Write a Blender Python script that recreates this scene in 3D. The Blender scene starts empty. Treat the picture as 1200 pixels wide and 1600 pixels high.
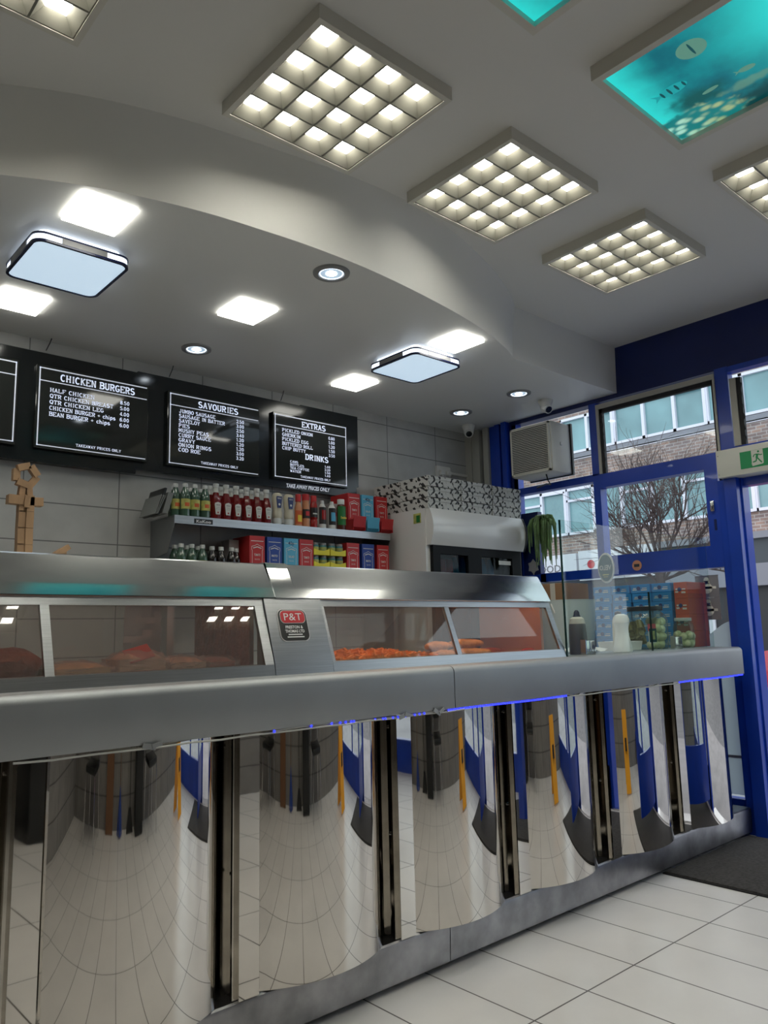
import bpy, bmesh, math, random
from mathutils import Vector, Matrix
R = math.radians
SC = bpy.context.scene
COL = SC.collection
random.seed(7)

# ------------------------------------------------------------------ camera
CAM_H = 1.25
yaw, pitch, roll = R(48.27), R(8.81), R(-1.343)
fw = Vector((math.cos(pitch)*math.cos(yaw), math.cos(pitch)*math.sin(yaw), math.sin(pitch)))
rt = Vector((math.sin(yaw), -math.cos(yaw), 0)); up = rt.cross(fw)
rt2 = (math.cos(roll)*rt + math.sin(roll)*up).normalized(); up2 = rt2.cross(fw)
cd = bpy.data.cameras.new('camera'); cam = bpy.data.objects.new('camera', cd); COL.objects.link(cam)
cam.matrix_world = Matrix(((rt2.x, up2.x, -fw.x, 0), (rt2.y, up2.y, -fw.y, 0), (rt2.z, up2.z, -fw.z, CAM_H), (0, 0, 0, 1)))
cd.sensor_fit = 'VERTICAL'; cd.sensor_height = 32.0; cd.lens = 1210.7/1600*32.0
cd.clip_start = .02; cd.clip_end = 200
SC.camera = cam

# ------------------------------------------------------------------ world, exposure
w = bpy.data.worlds.new('overcast_sky'); SC.world = w; w.use_nodes = True
w.node_tree.nodes['Background'].inputs[0].default_value = (.86, .93, 1, 1)
w.node_tree.nodes['Background'].inputs[1].default_value = 1.15
SC.view_settings.view_transform = 'Standard'; SC.view_settings.look = 'None'
SC.view_settings.exposure = 0.62; SC.view_settings.gamma = 1
SC.view_settings.use_curve_mapping = False
SC.cycles.use_denoising = True
SC.cycles.max_bounces = 10; SC.cycles.glossy_bounces = 6; SC.cycles.transparent_max_bounces = 16
SC.cycles.sample_clamp_indirect = 6
GRILLE_E, PANEL_E, SPOT_E, FRAMED_E, AQUA_E = 21.0, 6.0, 14.0, .44, .50

# ------------------------------------------------------------------ materials
M = {}
def mat(name, col=(.8, .8, .8), rough=.5, metal=0, emit=0, ecol=None, bump=0, bscale=40, var=0, vscale=3, stretch=None, spec=.5, coat=0, alpha=1):
    m = bpy.data.materials.new(name); m.use_nodes = True; nt = m.node_tree
    b = nt.nodes['Principled BSDF']
    b.inputs['Base Color'].default_value = (*col, 1); b.inputs['Roughness'].default_value = rough
    b.inputs['Metallic'].default_value = metal; b.inputs['Specular IOR Level'].default_value = spec
    b.inputs['Coat Weight'].default_value = coat; b.inputs['Alpha'].default_value = alpha
    if emit:
        b.inputs['Emission Color'].default_value = (*(ecol or col), 1); b.inputs['Emission Strength'].default_value = emit
    if bump or var:
        tc = nt.nodes.new('ShaderNodeTexCoord'); mp = nt.nodes.new('ShaderNodeMapping')
        nt.links.new(tc.outputs['Object'], mp.inputs[0])
        if stretch: mp.inputs['Scale'].default_value = stretch
    if var:
        n = nt.nodes.new('ShaderNodeTexNoise'); n.inputs['Scale'].default_value = vscale; n.inputs['Detail'].default_value = 5
        nt.links.new(mp.outputs[0], n.inputs['Vector'])
        r = nt.nodes.new('ShaderNodeMapRange'); r.inputs[1].default_value = .3; r.inputs[2].default_value = .7
        r.inputs[3].default_value = 1-var; r.inputs[4].default_value = 1+var
        nt.links.new(n.outputs[0], r.inputs[0])
        mx = nt.nodes.new('ShaderNodeVectorMath'); mx.operation = 'SCALE'; mx.inputs[0].default_value = col
        nt.links.new(r.outputs[0], mx.inputs['Scale']); nt.links.new(mx.outputs[0], b.inputs['Base Color'])
    if bump:
        n = nt.nodes.new('ShaderNodeTexNoise'); n.inputs['Scale'].default_value = bscale; n.inputs['Detail'].default_value = 3
        nt.links.new(mp.outputs[0], n.inputs['Vector'])
        bp = nt.nodes.new('ShaderNodeBump'); bp.inputs['Strength'].default_value = bump; bp.inputs['Distance'].default_value = .01
        nt.links.new(n.outputs[0], bp.inputs['Height']); nt.links.new(bp.outputs[0], b.inputs['Normal'])
    M[name] = m; return m

def tiles(name, axes, phase, size, col, grout, mortar, rough, var=.06, offset=0, bump=.15, col2=None, cloud=6, grime=0):
    m = bpy.data.materials.new(name); m.use_nodes = True; nt = m.node_tree; b = nt.nodes['Principled BSDF']
    tc = nt.nodes.new('ShaderNodeTexCoord'); sp = nt.nodes.new('ShaderNodeSeparateXYZ'); cb = nt.nodes.new('ShaderNodeCombineXYZ')
    nt.links.new(tc.outputs['Object'], sp.inputs[0])
    for i in (0, 1):
        a = nt.nodes.new('ShaderNodeMath'); a.operation = 'SUBTRACT'; a.inputs[1].default_value = phase[i]
        nt.links.new(sp.outputs['XYZ'.index(axes[i])], a.inputs[0]); nt.links.new(a.outputs[0], cb.inputs[i])
    br = nt.nodes.new('ShaderNodeTexBrick'); br.offset = offset; br.inputs['Scale'].default_value = 1
    br.inputs['Brick Width'].default_value = size[0]; br.inputs['Row Height'].default_value = size[1]
    br.inputs['Mortar Size'].default_value = mortar; br.inputs['Mortar Smooth'].default_value = .1
    c2 = col2 or tuple(c*(1-var) for c in col)
    br.inputs['Color1'].default_value = (*col, 1); br.inputs['Color2'].default_value = (*c2, 1); br.inputs['Mortar'].default_value = (*grout, 1)
    nt.links.new(cb.outputs[0], br.inputs['Vector'])
    n = nt.nodes.new('ShaderNodeTexNoise'); n.inputs['Scale'].default_value = cloud; n.inputs['Detail'].default_value = 6
    nt.links.new(tc.outputs['Object'], n.inputs['Vector'])
    r = nt.nodes.new('ShaderNodeMapRange'); r.inputs[1].default_value = .3; r.inputs[2].default_value = .7; r.inputs[3].default_value = 1-var*1.5; r.inputs[4].default_value = 1+var
    nt.links.new(n.outputs[0], r.inputs[0])
    mx = nt.nodes.new('ShaderNodeVectorMath'); mx.operation = 'SCALE'
    nt.links.new(br.outputs['Color'], mx.inputs[0]); nt.links.new(r.outputs[0], mx.inputs['Scale']); nt.links.new(mx.outputs[0], b.inputs['Base Color'])
    bp = nt.nodes.new('ShaderNodeBump'); bp.inputs['Strength'].default_value = bump; bp.inputs['Distance'].default_value = .003; bp.invert = True
    nt.links.new(br.outputs['Fac'], bp.inputs['Height']); nt.links.new(bp.outputs[0], b.inputs['Normal'])
    b.inputs['Roughness'].default_value = rough
    M[name] = m; return m

def glassy(name, tint=(1, 1, 1), refl=1.0, ior=1.5, rough=0.0, haze=0, hcol=(.8, .85, .85)):
    m = bpy.data.materials.new(name); m.use_nodes = True; nt = m.node_tree; nt.nodes.remove(nt.nodes['Principled BSDF'])
    out = nt.nodes['Material Output']; t = nt.nodes.new('ShaderNodeBsdfTransparent'); t.inputs[0].default_value = (*tint, 1)
    g = nt.nodes.new('ShaderNodeBsdfGlossy'); g.inputs['Roughness'].default_value = rough
    lw = nt.nodes.new('ShaderNodeLayerWeight'); lw.inputs[0].default_value = .5
    pw = nt.nodes.new('ShaderNodeMath'); pw.operation = 'POWER'; pw.inputs[1].default_value = 5; nt.links.new(lw.outputs['Facing'], pw.inputs[0])
    mu = nt.nodes.new('ShaderNodeMapRange'); mu.inputs[3].default_value = ((ior-1)/(ior+1))**2*refl; mu.inputs[4].default_value = min(1, refl)
    mx = nt.nodes.new('ShaderNodeMixShader'); nt.links.new(pw.outputs[0], mu.inputs[0]); nt.links.new(mu.outputs[0], mx.inputs[0])
    src = t
    if haze:
        d = nt.nodes.new('ShaderNodeBsdfDiffuse'); d.inputs[0].default_value = (*hcol, 1)
        h = nt.nodes.new('ShaderNodeMixShader'); h.inputs[0].default_value = haze
        nt.links.new(t.outputs[0], h.inputs[1]); nt.links.new(d.outputs[0], h.inputs[2]); src = h
    nt.links.new(src.outputs[0], mx.inputs[1]); nt.links.new(g.outputs[0], mx.inputs[2]); nt.links.new(mx.outputs[0], out.inputs[0])
    M[name] = m; return m

mat('ceiling_paint', (.70, .69, .66), .55, bump=.02, bscale=25)
mat('soffit_paint', (.80, .80, .775), .38)
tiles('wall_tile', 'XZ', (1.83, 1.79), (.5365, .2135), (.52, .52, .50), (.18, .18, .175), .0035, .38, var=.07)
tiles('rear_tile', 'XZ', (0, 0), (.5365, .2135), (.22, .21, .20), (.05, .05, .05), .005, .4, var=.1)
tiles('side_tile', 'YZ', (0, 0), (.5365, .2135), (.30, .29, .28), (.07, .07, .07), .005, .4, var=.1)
tiles('floor_tile', 'XY', (2.445, 1.735), (.2988, .60), (.74, .72, .705), (.10, .09, .085), .0032, .33, var=.035, cloud=3)
mat('blue_paint', (.007, .05, .42), .28, var=.12, vscale=4, coat=.2)
mat('shaded_blue_board', (.006, .015, .11), .32, var=.15, vscale=3)  # same blue paint under less light; the fascia's shade is put into this colour
mat('cream_trim', (.46, .45, .40), .5)
mat('black_rubber', (.012, .012, .013), .6)
mat('brushed_steel', (.43, .445, .455), .30, 1, bump=.05, bscale=12, stretch=(1, 60, 60), var=.10, vscale=5)
mat('satin_steel', (.35, .365, .375), .55, 1, bump=.01, bscale=60, var=.07, vscale=3)
mat('canopy_steel', (.50, .52, .525), .14, 1, bump=.012, bscale=6, stretch=(1.5, 5, 5), var=.08, vscale=4)
mat('mirror_steel', (.66, .63, .59), .025, 1, bump=.010, bscale=5, var=.05, vscale=5)
mat('trim_steel', (.50, .47, .42), .14, 1, var=.15, vscale=14)
mat('plinth_steel', (.33, .33, .345), .36, 1, bump=.05, bscale=25, var=.28, vscale=9)
mat('shadow_gap', (.012, .012, .012), .7)
mat('white_enamel', (.72, .72, .70), .25, coat=.3)
mat('white_plastic', (.74, .73, .69), .4)
mat('off_white_plastic', (.64, .62, .55), .45)
mat('black_plastic', (.012, .013, .014), .3)
mat('matt_black', (.008, .009, .01), .5, spec=.15)
mat('black_gloss', (.010, .012, .013), .10)
mat('screen_black', (.012, .015, .016), .14)
mat('panel_black', (.026, .029, .027), .06)
mat('letter_glow_white', (.75, .78, .85), .4, emit=.22, ecol=(.8, .86, 1))  # white print; a faint glow is added to brighten the lettering
mat('chalk_white', (.8, .8, .8), .5)
mat('chrome', (.7, .7, .7), .12, 1)
mat('lamp_warm', (1, 1, 1), .5, emit=GRILLE_E, ecol=(1, .965, .84))
mat('lamp_white', (1, 1, 1), .5, emit=PANEL_E, ecol=(1, .99, .90))
mat('lamp_cool', (.9, .95, 1), .5, emit=FRAMED_E, ecol=(.62, .82, 1.0))
mat('lamp_cool_edge', (.9, .95, 1), .5, emit=1.3, ecol=(.78, .88, 1.0))
mat('lamp_spot', (1, 1, 1), .5, emit=SPOT_E, ecol=(.84, .93, 1))
mat('lens_cool', (.5, .6, .7), .3, emit=.28, ecol=(.6, .78, .95))
mat('fixture_grey', (.26, .26, .26), .4)
mat('louvre_white', (.20, .195, .165), .4)
mat('navy_trim', (.01, .015, .06), .25)
mat('led_blue', (.02, .03, 1), .4, emit=2.2, ecol=(.02, .03, 1))
mat('cable_white', (.5, .5, .48), .5)
mat('duct_tape', (.33, .34, .35), .35, .3)
mat('oak_block', (.40, .25, .14), .55, var=.3, vscale=12, stretch=(1, 1, .25))
mat('green_liquid', (.055, .11, .075), .12, coat=.5)
mat('dark_liquid', (.012, .009, .008), .12, coat=.5)
mat('ketchup', (.17, .006, .006), .14, coat=.5)
mat('cap_white', (.62, .64, .62), .4)
mat('label_white', (.68, .68, .64), .5)
mat('label_lime', (.45, .45, .12), .5, var=.35, vscale=35)
mat('label_orange', (.62, .12, .03), .5)
mat('mayo_cream', (.66, .61, .47), .3)
mat('label_navy', (.02, .04, .16), .4)
mat('sauce_pink', (.62, .27, .13), .3)
mat('sauce_red', (.33, .012, .01), .25)
mat('sauce_brown', (.08, .02, .01), .25)
mat('label_black', (.02, .015, .015), .4)
mat('label_green', (.01, .16, .03), .4)
mat('label_yellow', (.8, .6, .05), .4)
mat('carton_red', (.52, .022, .025), .45)
mat('carton_blue', (.02, .065, .33), .45)
mat('carton_sky', (.10, .44, .66), .45)
mat('carton_grey', (.35, .31, .30), .6)
mat('yellow_card', (.78, .68, .03), .45)
mat('jar_teal', (.03, .20, .22), .35)
mat('fridge_glass', (.01, .02, .025), .06)
mat('can_red', (.5, .02, .02), .35)
mat('paper_white', (.62, .62, .60), .7)
mat('paper_grey', (.24, .25, .24), .7)
mat('leaf_green', (.14, .24, .09), .5, var=.5, vscale=10)
mat('mat_grey', (.055, .052, .05), .95, bump=.7, bscale=220, var=.35, vscale=60)
mat('cardboard', (.30, .17, .09), .75)
mat('carton_cyan', (.02, .24, .60), .5)
mat('carton_orange', (.50, .09, .04), .5)
mat('tub_white', (.62, .70, .70), .4, alpha=.75)
mat('egg_white', (.80, .78, .50), .3)
mat('gherkin', (.16, .14, .04), .35)
mat('lid_black', (.02, .02, .022), .35)
mat('vinegar_grey', (.13, .13, .12), .35)
mat('foam_white', (.8, .8, .76), .5)
mat('chips_gold', (.85, .36, .08), .5, var=.25, vscale=30)
mat('batter', (.62, .38, .12), .6, bump=.8, bscale=60, var=.25, vscale=30)
mat('sausage', (.50, .13, .06), .3)
mat('saveloy', (.55, .035, .02), .25)
mat('meat_brown', (.22, .06, .03), .5, bump=.8, bscale=50, var=.3, vscale=25)
mat('copper_panel', (.62, .34, .22), .4, .5, var=.15, vscale=4)
mat('inner_steel', (.45, .42, .40), .3, 1)
mat('heat_lamp_dim', (1, .3, .1), .5, emit=.9, ecol=(1, .40, .22))
mat('heat_lamp', (1, .3, .1), .5, emit=3.6, ecol=(1, .50, .28))
mat('badge_black', (.012, .012, .012), .3)
mat('badge_red', (.55, .02, .03), .3)
mat('badge_white', (.75, .75, .75), .4)
mat('sign_green', (.005, .19, .06), .35, emit=.06, ecol=(.005, .3, .1))
mat('sign_white', (.62, .63, .58), .4)
mat('sign_yellow', (.85, .38, .015), .4)
mat('mop_blue', (.03, .07, .30), .8)
mat('plank_brown', (.16, .075, .035), .5)
mat('white_upvc', (.80, .78, .86), .4)
mat('far_glass', (.20, .36, .38), .08, spec=.8, var=.25, vscale=.6)
mat('fascia_grey', (.23, .23, .26), .5)
mat('fascia_dark', (.05, .06, .07), .4)
mat('fascia_white', (.72, .70, .74), .5)
mat('shop_interior', (.015, .015, .018), .3)
mat('asphalt', (.17, .17, .18), .8, var=.2, vscale=3)
mat('paving', (.34, .33, .34), .8, var=.15, vscale=2)
mat('bark', (.09, .06, .055), .8)
mat('moped_red', (.5, .01, .03), .2, coat=1)
mat('tyre', (.01, .01, .01), .6)
mat('letter_grey', (.12, .11, .12), .5)
mat('letter_red', (.5, .03, .03), .5)
mat('sticker_teal', (.002, .075, .085), .7, spec=.1)
mat('sticker_orange', (.8, .30, .15), .5)
mat('grey_decal', (.42, .42, .44), .5)
tiles('far_brick', 'YZ', (0, 0), (.30, .105), (.36, .235, .185), (.42, .38, .36), .012, .8, var=.25, offset=.5, bump=.3, col2=(.22, .16, .15), cloud=2)
m = bpy.data.materials.new('frost'); m.use_nodes = True; nt = m.node_tree; nt.nodes.remove(nt.nodes['Principled BSDF'])
_t = nt.nodes.new('ShaderNodeBsdfTranslucent'); _t.inputs[0].default_value = (.40, .45, .47, 1); _d = nt.nodes.new('ShaderNodeBsdfDiffuse'); _d.inputs[0].default_value = (.55, .60, .62, 1)
_m = nt.nodes.new('ShaderNodeMixShader'); _m.inputs[0].default_value = .4
nt.links.new(_t.outputs[0], _m.inputs[1]); nt.links.new(_d.outputs[0], _m.inputs[2]); nt.links.new(_m.outputs[0], nt.nodes['Material Output'].inputs[0]); M['frost'] = m
glassy('clear_glass', (.93, .97, .95), .9, 1.5)
glassy('window_glass', (.93, .97, .98), .8, 1.45)
glassy('display_glass', (.88, .86, .84), 1.3, 1.5, 0.01, haze=.05, hcol=(.6, .6, .58))
glassy('jar_glass', (.86, .92, .86), 1.3, 1.45, haze=.10, hcol=(.55, .60, .50))
glassy('wrap_film', (.9, .88, .85), 1.6, 1.5, .15, haze=.25, hcol=(.8, .72, .68))
glassy('bag_film', (.85, .9, .95), 1.2, 1.5, .2, haze=.5, hcol=(.55, .70, .95))
glassy('glass_edge', (.1, .3, .25), .6, 1.5, 0, haze=.8, hcol=(.004, .03, .025))

# takeaway box print: white card with black geometric strokes
def print_mat(name, base, ink):
    m = bpy.data.materials.new(name); m.use_nodes = True; nt = m.node_tree; b = nt.nodes['Principled BSDF']
    tc = nt.nodes.new('ShaderNodeTexCoord'); mp = nt.nodes.new('ShaderNodeMapping'); mp.inputs['Rotation'].default_value = (.5, .35, .6)
    nt.links.new(tc.outputs['Object'], mp.inputs[0])
    def strokes(rot, sc_, thr, nsc, nthr, seed):
        q = nt.nodes.new('ShaderNodeMapping'); q.inputs['Rotation'].default_value = rot; q.inputs['Location'].default_value = (seed, seed, seed); nt.links.new(tc.outputs['Object'], q.inputs[0])
        v = nt.nodes.new('ShaderNodeTexWave'); v.inputs['Scale'].default_value = sc_; v.inputs['Distortion'].default_value = 1.6; v.inputs['Detail'].default_value = 1
        nt.links.new(q.outputs[0], v.inputs['Vector'])
        n = nt.nodes.new('ShaderNodeTexNoise'); n.inputs['Scale'].default_value = nsc; n.inputs['Detail'].default_value = 0; nt.links.new(q.outputs[0], n.inputs['Vector'])
        a = nt.nodes.new('ShaderNodeMath'); a.operation = 'GREATER_THAN'; a.inputs[1].default_value = thr; nt.links.new(v.outputs['Fac'], a.inputs[0])
        c = nt.nodes.new('ShaderNodeMath'); c.operation = 'GREATER_THAN'; c.inputs[1].default_value = nthr; nt.links.new(n.outputs['Fac'], c.inputs[0])
        m_ = nt.nodes.new('ShaderNodeMath'); m_.operation = 'MULTIPLY'; nt.links.new(a.outputs[0], m_.inputs[0]); nt.links.new(c.outputs[0], m_.inputs[1]); return m_
    A_ = strokes((0, .5, .6), 7, .72, 30, .54, 1.3); B_ = strokes((.2, -.6, -.5), 8, .76, 28, .55, 4.1)
    d = nt.nodes.new('ShaderNodeMath'); d.operation = 'MAXIMUM'; nt.links.new(A_.outputs[0], d.inputs[0]); nt.links.new(B_.outputs[0], d.inputs[1])
    mx = nt.nodes.new('ShaderNodeMix'); mx.data_type = 'RGBA'; nt.links.new(d.outputs[0], mx.inputs['Factor'])
    mx.inputs['A'].default_value = (*base, 1); mx.inputs['B'].default_value = (*ink, 1); nt.links.new(mx.outputs['Result'], b.inputs['Base Color'])
    b.inputs['Roughness'].default_value = .6; M[name] = m
print_mat('printed_card', (.55, .55, .52), (.02, .02, .02))

# backlit underwater print
def sea_mat(name, seed):
    m = bpy.data.materials.new(name); m.use_nodes = True; nt = m.node_tree; b = nt.nodes['Principled BSDF']
    tc = nt.nodes.new('ShaderNodeTexCoord'); sp = nt.nodes.new('ShaderNodeSeparateXYZ'); nt.links.new(tc.outputs['Object'], sp.inputs[0])
    def math_(op, *a):
        n = nt.nodes.new('ShaderNodeMath'); n.operation = op
        for i, v in enumerate(a):
            if isinstance(v, (int, float)): n.inputs[i].default_value = v
            else: nt.links.new(v, n.inputs[i])
        return n.outputs[0]
    def rng(v, a, c, lo=0., hi=1.):
        n = nt.nodes.new('ShaderNodeMapRange'); n.interpolation_type = 'SMOOTHSTEP'
        nt.links.new(v, n.inputs[0]); n.inputs[1].default_value = a; n.inputs[2].default_value = c; n.inputs[3].default_value = lo; n.inputs[4].default_value = hi
        return n.outputs[0]
    def noise(sc_, det=3):
        mp = nt.nodes.new('ShaderNodeMapping'); mp.inputs['Location'].default_value = (seed, seed*.7, 0); nt.links.new(tc.outputs['Object'], mp.inputs[0])
        n = nt.nodes.new('ShaderNodeTexNoise'); n.inputs['Scale'].default_value = sc_; n.inputs['Detail'].default_value = det; nt.links.new(mp.outputs[0], n.inputs['Vector']); return n.outputs[0]
    def mixc(f, a, c):
        n = nt.nodes.new('ShaderNodeMix'); n.data_type = 'RGBA'; nt.links.new(f, n.inputs['Factor'])
        for k, v in (('A', a), ('B', c)):
            if isinstance(v, tuple): n.inputs[k].default_value = (*v, 1)
            else: nt.links.new(v, n.inputs[k])
        return n.outputs['Result']
    u, v = sp.outputs[0], sp.outputs[1]
    def dist(cx, cy, ax=1., ay=1.):
        return math_('SQRT', math_('ADD', math_('POWER', math_('ABSOLUTE', math_('MULTIPLY', math_('SUBTRACT', u, cx), ax)), 2.), math_('POWER', math_('ABSOLUTE', math_('MULTIPLY', math_('SUBTRACT', v, cy), ay)), 2.)))
    n1, n2 = noise(7, 4), noise(22, 3)
    edge = rng(math_('ADD', v, math_('MULTIPLY', n1, .08)), .14, .36)
    glow = rng(dist(-.12, -.36), .42, .04)
    br = math_('MAXIMUM', edge, glow)
    col = mixc(rng(n1, .3, .7), (.001, .13, .17), (.003, .25, .28))
    col = mixc(br, col, (.03, .72, .68))
    if name == 'sea_print':
        nd = math_('MULTIPLY', math_('SUBTRACT', n2, .5), .10)
        rock = rng(math_('ADD', dist(.36, -.08, 1., .62), nd), .22, .12)
        col = mixc(rock, col, (.001, .055, .06))
        shade = rng(math_('ADD', dist(.10, .12, 1.3, .8), nd), .12, .03)
        col = mixc(shade, col, (.002, .09, .09))
        mp = nt.nodes.new('ShaderNodeMapping'); mp.inputs['Scale'].default_value = (1, .62, 1); nt.links.new(tc.outputs['Object'], mp.inputs[0])
        vo = nt.nodes.new('ShaderNodeTexVoronoi'); vo.feature = 'SMOOTH_F1'; vo.inputs['Scale'].default_value = 30; vo.inputs['Smoothness'].default_value = .25; nt.links.new(mp.outputs[0], vo.inputs['Vector'])
        cor = mixc(rng(vo.outputs['Distance'], .62, .15), (.005, .20, .20), mixc(edge, (.34, .46, .24), (.40, .80, .66)))
        mask = rng(math_('ADD', dist(.26, .20, 1.15, .78), nd), .165, .13)
        col = mixc(mask, col, cor)
        streak = rng(math_('ADD', dist(.15, -.05, 3.2, .75), math_('MULTIPLY', nd, 1.3)), .10, .04)
        col = mixc(math_('MULTIPLY', streak, .6), col, (.14, .30, .20))
    nt.links.new(col, b.inputs['Base Color']); nt.links.new(col, b.inputs['Emission Color'])
    b.inputs['Emission Strength'].default_value = AQUA_E; b.inputs['Roughness'].default_value = .4; M[name] = m
sea_mat('sea_print_plain', 9)
sea_mat('sea_print', 3)
mat('sea_light', (.05, .7, .66), .5, emit=AQUA_E, ecol=(.06, .80, .76))
mat('sea_coral', (.6, .75, .55), .5, emit=AQUA_E*.9, ecol=(.42, .60, .42))
mat('sea_dark', (.005, .09, .10), .5, emit=AQUA_E*.9, ecol=(.002, .07, .085))
mat('sea_pale', (.02, .4, .42), .5, emit=AQUA_E*.9, ecol=(.01, .36, .38))
mat('sea_fish', (.15, .4, .35), .5, emit=AQUA_E*.9, ecol=(.10, .25, .18))

# ------------------------------------------------------------------ mesh helpers
_txt = {}
def text_data(s, bold=.0):
    k = (s, bold)
    if k not in _txt:
        c = bpy.data.curves.new('t', 'FONT'); c.body = s; c.size = 1; c.resolution_u = 2; c.offset = bold
        o = bpy.data.objects.new('t', c); COL.objects.link(o)
        me = bpy.data.meshes.new_from_object(o.evaluated_get(bpy.context.evaluated_depsgraph_get()))
        vs = [v.co.copy() for v in me.vertices]; fs = [tuple(p.vertices) for p in me.polygons]
        bpy.data.objects.remove(o); bpy.data.curves.remove(c); bpy.data.meshes.remove(me)
        x0 = min(v.x for v in vs); x1 = max(v.x for v in vs); y0 = min(v.y for v in vs); y1 = max(v.y for v in vs)
        _txt[k] = (vs, fs, x0, x1, y0, y1)
    return _txt[k]

# slab serif lettering drawn as strokes on a 4 x 6 grid: polylines, then serif positions
def arc(cx, cy, rx, ry, a0, a1, n=7): return [(cx+rx*math.cos(R(a0+(a1-a0)*k/n)), cy+ry*math.sin(R(a0+(a1-a0)*k/n))) for k in range(n+1)]
SLAB = {
'A': ([[(.6,0),(2,6),(3.4,0)],[(1.1,2),(2.9,2)]],[(.6,0),(3.4,0)]), 'B': ([[(.7,0),(.7,6)],[(.7,6)]+arc(2.2,4.6,1.2,1.4,90,-90)+[(.7,3.2)],[(.7,3.2)]+arc(2.4,1.6,1.3,1.6,90,-90)+[(.7,0)]],[(.5,0),(.5,6)]),
'C': ([arc(2.1,3,1.6,3,50,310,12)],[]), 'D': ([[(.7,0),(.7,6)],[(.7,6)]+arc(1.9,3,1.7,3,90,-90,9)+[(.7,0)]],[(.5,0),(.5,6)]),
'E': ([[(.7,0),(.7,6)],[(.7,6),(3.5,6),(3.5,5)],[(.7,3.1),(2.6,3.1)],[(.7,0),(3.5,0),(3.5,1)]],[(.5,0),(.5,6)]), 'F': ([[(.7,0),(.7,6)],[(.7,6),(3.5,6),(3.5,5)],[(.7,3.1),(2.6,3.1)]],[(.7,0),(.5,6)]),
'G': ([arc(2.1,3,1.6,3,50,330,12)+[(3.5,2.5),(2.4,2.5)]],[]), 'H': ([[(.7,0),(.7,6)],[(3.3,0),(3.3,6)],[(.7,3),(3.3,3)]],[(.7,0),(.7,6),(3.3,0),(3.3,6)]),
'I': ([[(2,0),(2,6)]],[(2,0),(2,6)]), 'J': ([[(2.7,6),(2.7,1.5)]+arc(1.7,1.5,1,1.5,0,-170,6)],[(2.7,6)]),
'K': ([[(.7,0),(.7,6)],[(.7,2.6),(3.2,6)],[(1.5,3.5),(3.3,0)]],[(.7,0),(.7,6),(3.2,6),(3.3,0)]), 'L': ([[(.7,0),(.7,6)],[(.7,0),(3.4,0),(3.4,1.3)]],[(.7,6)]),
'M': ([[(.5,0),(.5,6),(2,2),(3.5,6),(3.5,0)]],[(.5,0),(3.5,0),(.4,6),(3.6,6)]), 'N': ([[(.7,0),(.7,6),(3.3,0),(3.3,6)]],[(.7,0),(.5,6),(3.3,6)]),
'O': ([arc(2,3,1.6,3,0,360,16)],[]), 'P': ([[(.7,0),(.7,6)],[(.7,6)]+arc(2.2,4.4,1.3,1.6,90,-90)+[(.7,2.8)]],[(.7,0),(.5,6)]),
'Q': ([arc(2,3,1.6,3,0,360,16),[(2.1,1.4),(3.4,-.4)]],[]), 'R': ([[(.7,0),(.7,6)],[(.7,6)]+arc(2.2,4.5,1.2,1.5,90,-90)+[(.7,3)],[(2,3),(3.3,0)]],[(.7,0),(.5,6),(3.4,0)]),
'S': ([arc(2,4.5,1.4,1.5,40,250,9)+arc(2,1.5,1.5,1.6,70,-150,9)],[]), 'T': ([[(2,0),(2,6)],[(.4,5),(.4,6),(3.6,6),(3.6,5)]],[(2,0)]),
'U': ([[(.7,6),(.7,1.6)]+arc(2,1.6,1.3,1.6,180,360,7)+[(3.3,6)]],[(.7,6),(3.3,6)]), 'V': ([[(.6,6),(2,0),(3.4,6)]],[(.6,6),(3.4,6)]),
'W': ([[(.4,6),(1.2,0),(2,5),(2.8,0),(3.6,6)]],[(.4,6),(3.6,6)]), 'X': ([[(.6,0),(3.4,6)],[(.6,6),(3.4,0)]],[(.6,0),(3.4,0),(.6,6),(3.4,6)]), 'Y': ([[(.6,6),(2,2.8),(3.4,6)],[(2,2.8),(2,0)]],[(.6,6),(3.4,6),(2,0)]),
'0': ([arc(2,3,1.3,3,0,360,14)],[]), '1': ([[(1,4.8),(2,6),(2,0)]],[(2,0)]), '2': ([arc(2,4.3,1.4,1.7,160,-30,7)+[(.6,0),(3.5,0),(3.5,.8)]],[]), '3': ([arc(1.9,4.5,1.2,1.5,150,-90,7)+arc(1.9,1.5,1.4,1.5,90,-150,7)],[]),
'4': ([[(3.5,1.6),(.5,1.6),(2.6,6),(2.6,0)]],[(2.6,0)]), '5': ([[(3.3,6),(.9,6),(.8,3.4)]+arc(2,1.8,1.5,1.9,110,-150,8)],[]), '6': ([arc(2.4,3.2,1.7,2.8,60,180,6)+arc(2.05,1.8,1.35,1.8,180,540,12)],[]),
'8': ([arc(2,4.5,1.2,1.5,0,360,12),arc(2,1.5,1.4,1.5,0,360,12)],[]), '9': ([arc(1.6,2.8,1.7,2.8,-120,0,6)+arc(1.95,4.2,1.35,1.8,0,360,12)],[]), '.': ([[(.3,0),(.3,.7)]],[]), '+': ([[(2,1.3),(2,4.3)],[(.6,2.8),(3.4,2.8)]],[]),
'c': ([arc(1.9,2,1.3,2,45,315,9)],[]), 'h': ([[(.7,0),(.7,6)],[(.7,2.6)]+arc(1.9,2.4,1.1,1.5,150,0,5)+[(3,0)]],[(.7,0),(3,0),(.5,6)]), 'i': ([[(1,0),(1,3.8)],[(1,5.1),(1,5.9)]],[(1,0)]),
'p': ([[(.7,-2),(.7,4)],arc(2,2,1.3,2,0,360,12)],[(.7,-2)]), 's': ([arc(1.8,3,1.1,1,40,250,7)+arc(1.8,1,1.2,1.1,70,-150,7)],[])}
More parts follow.
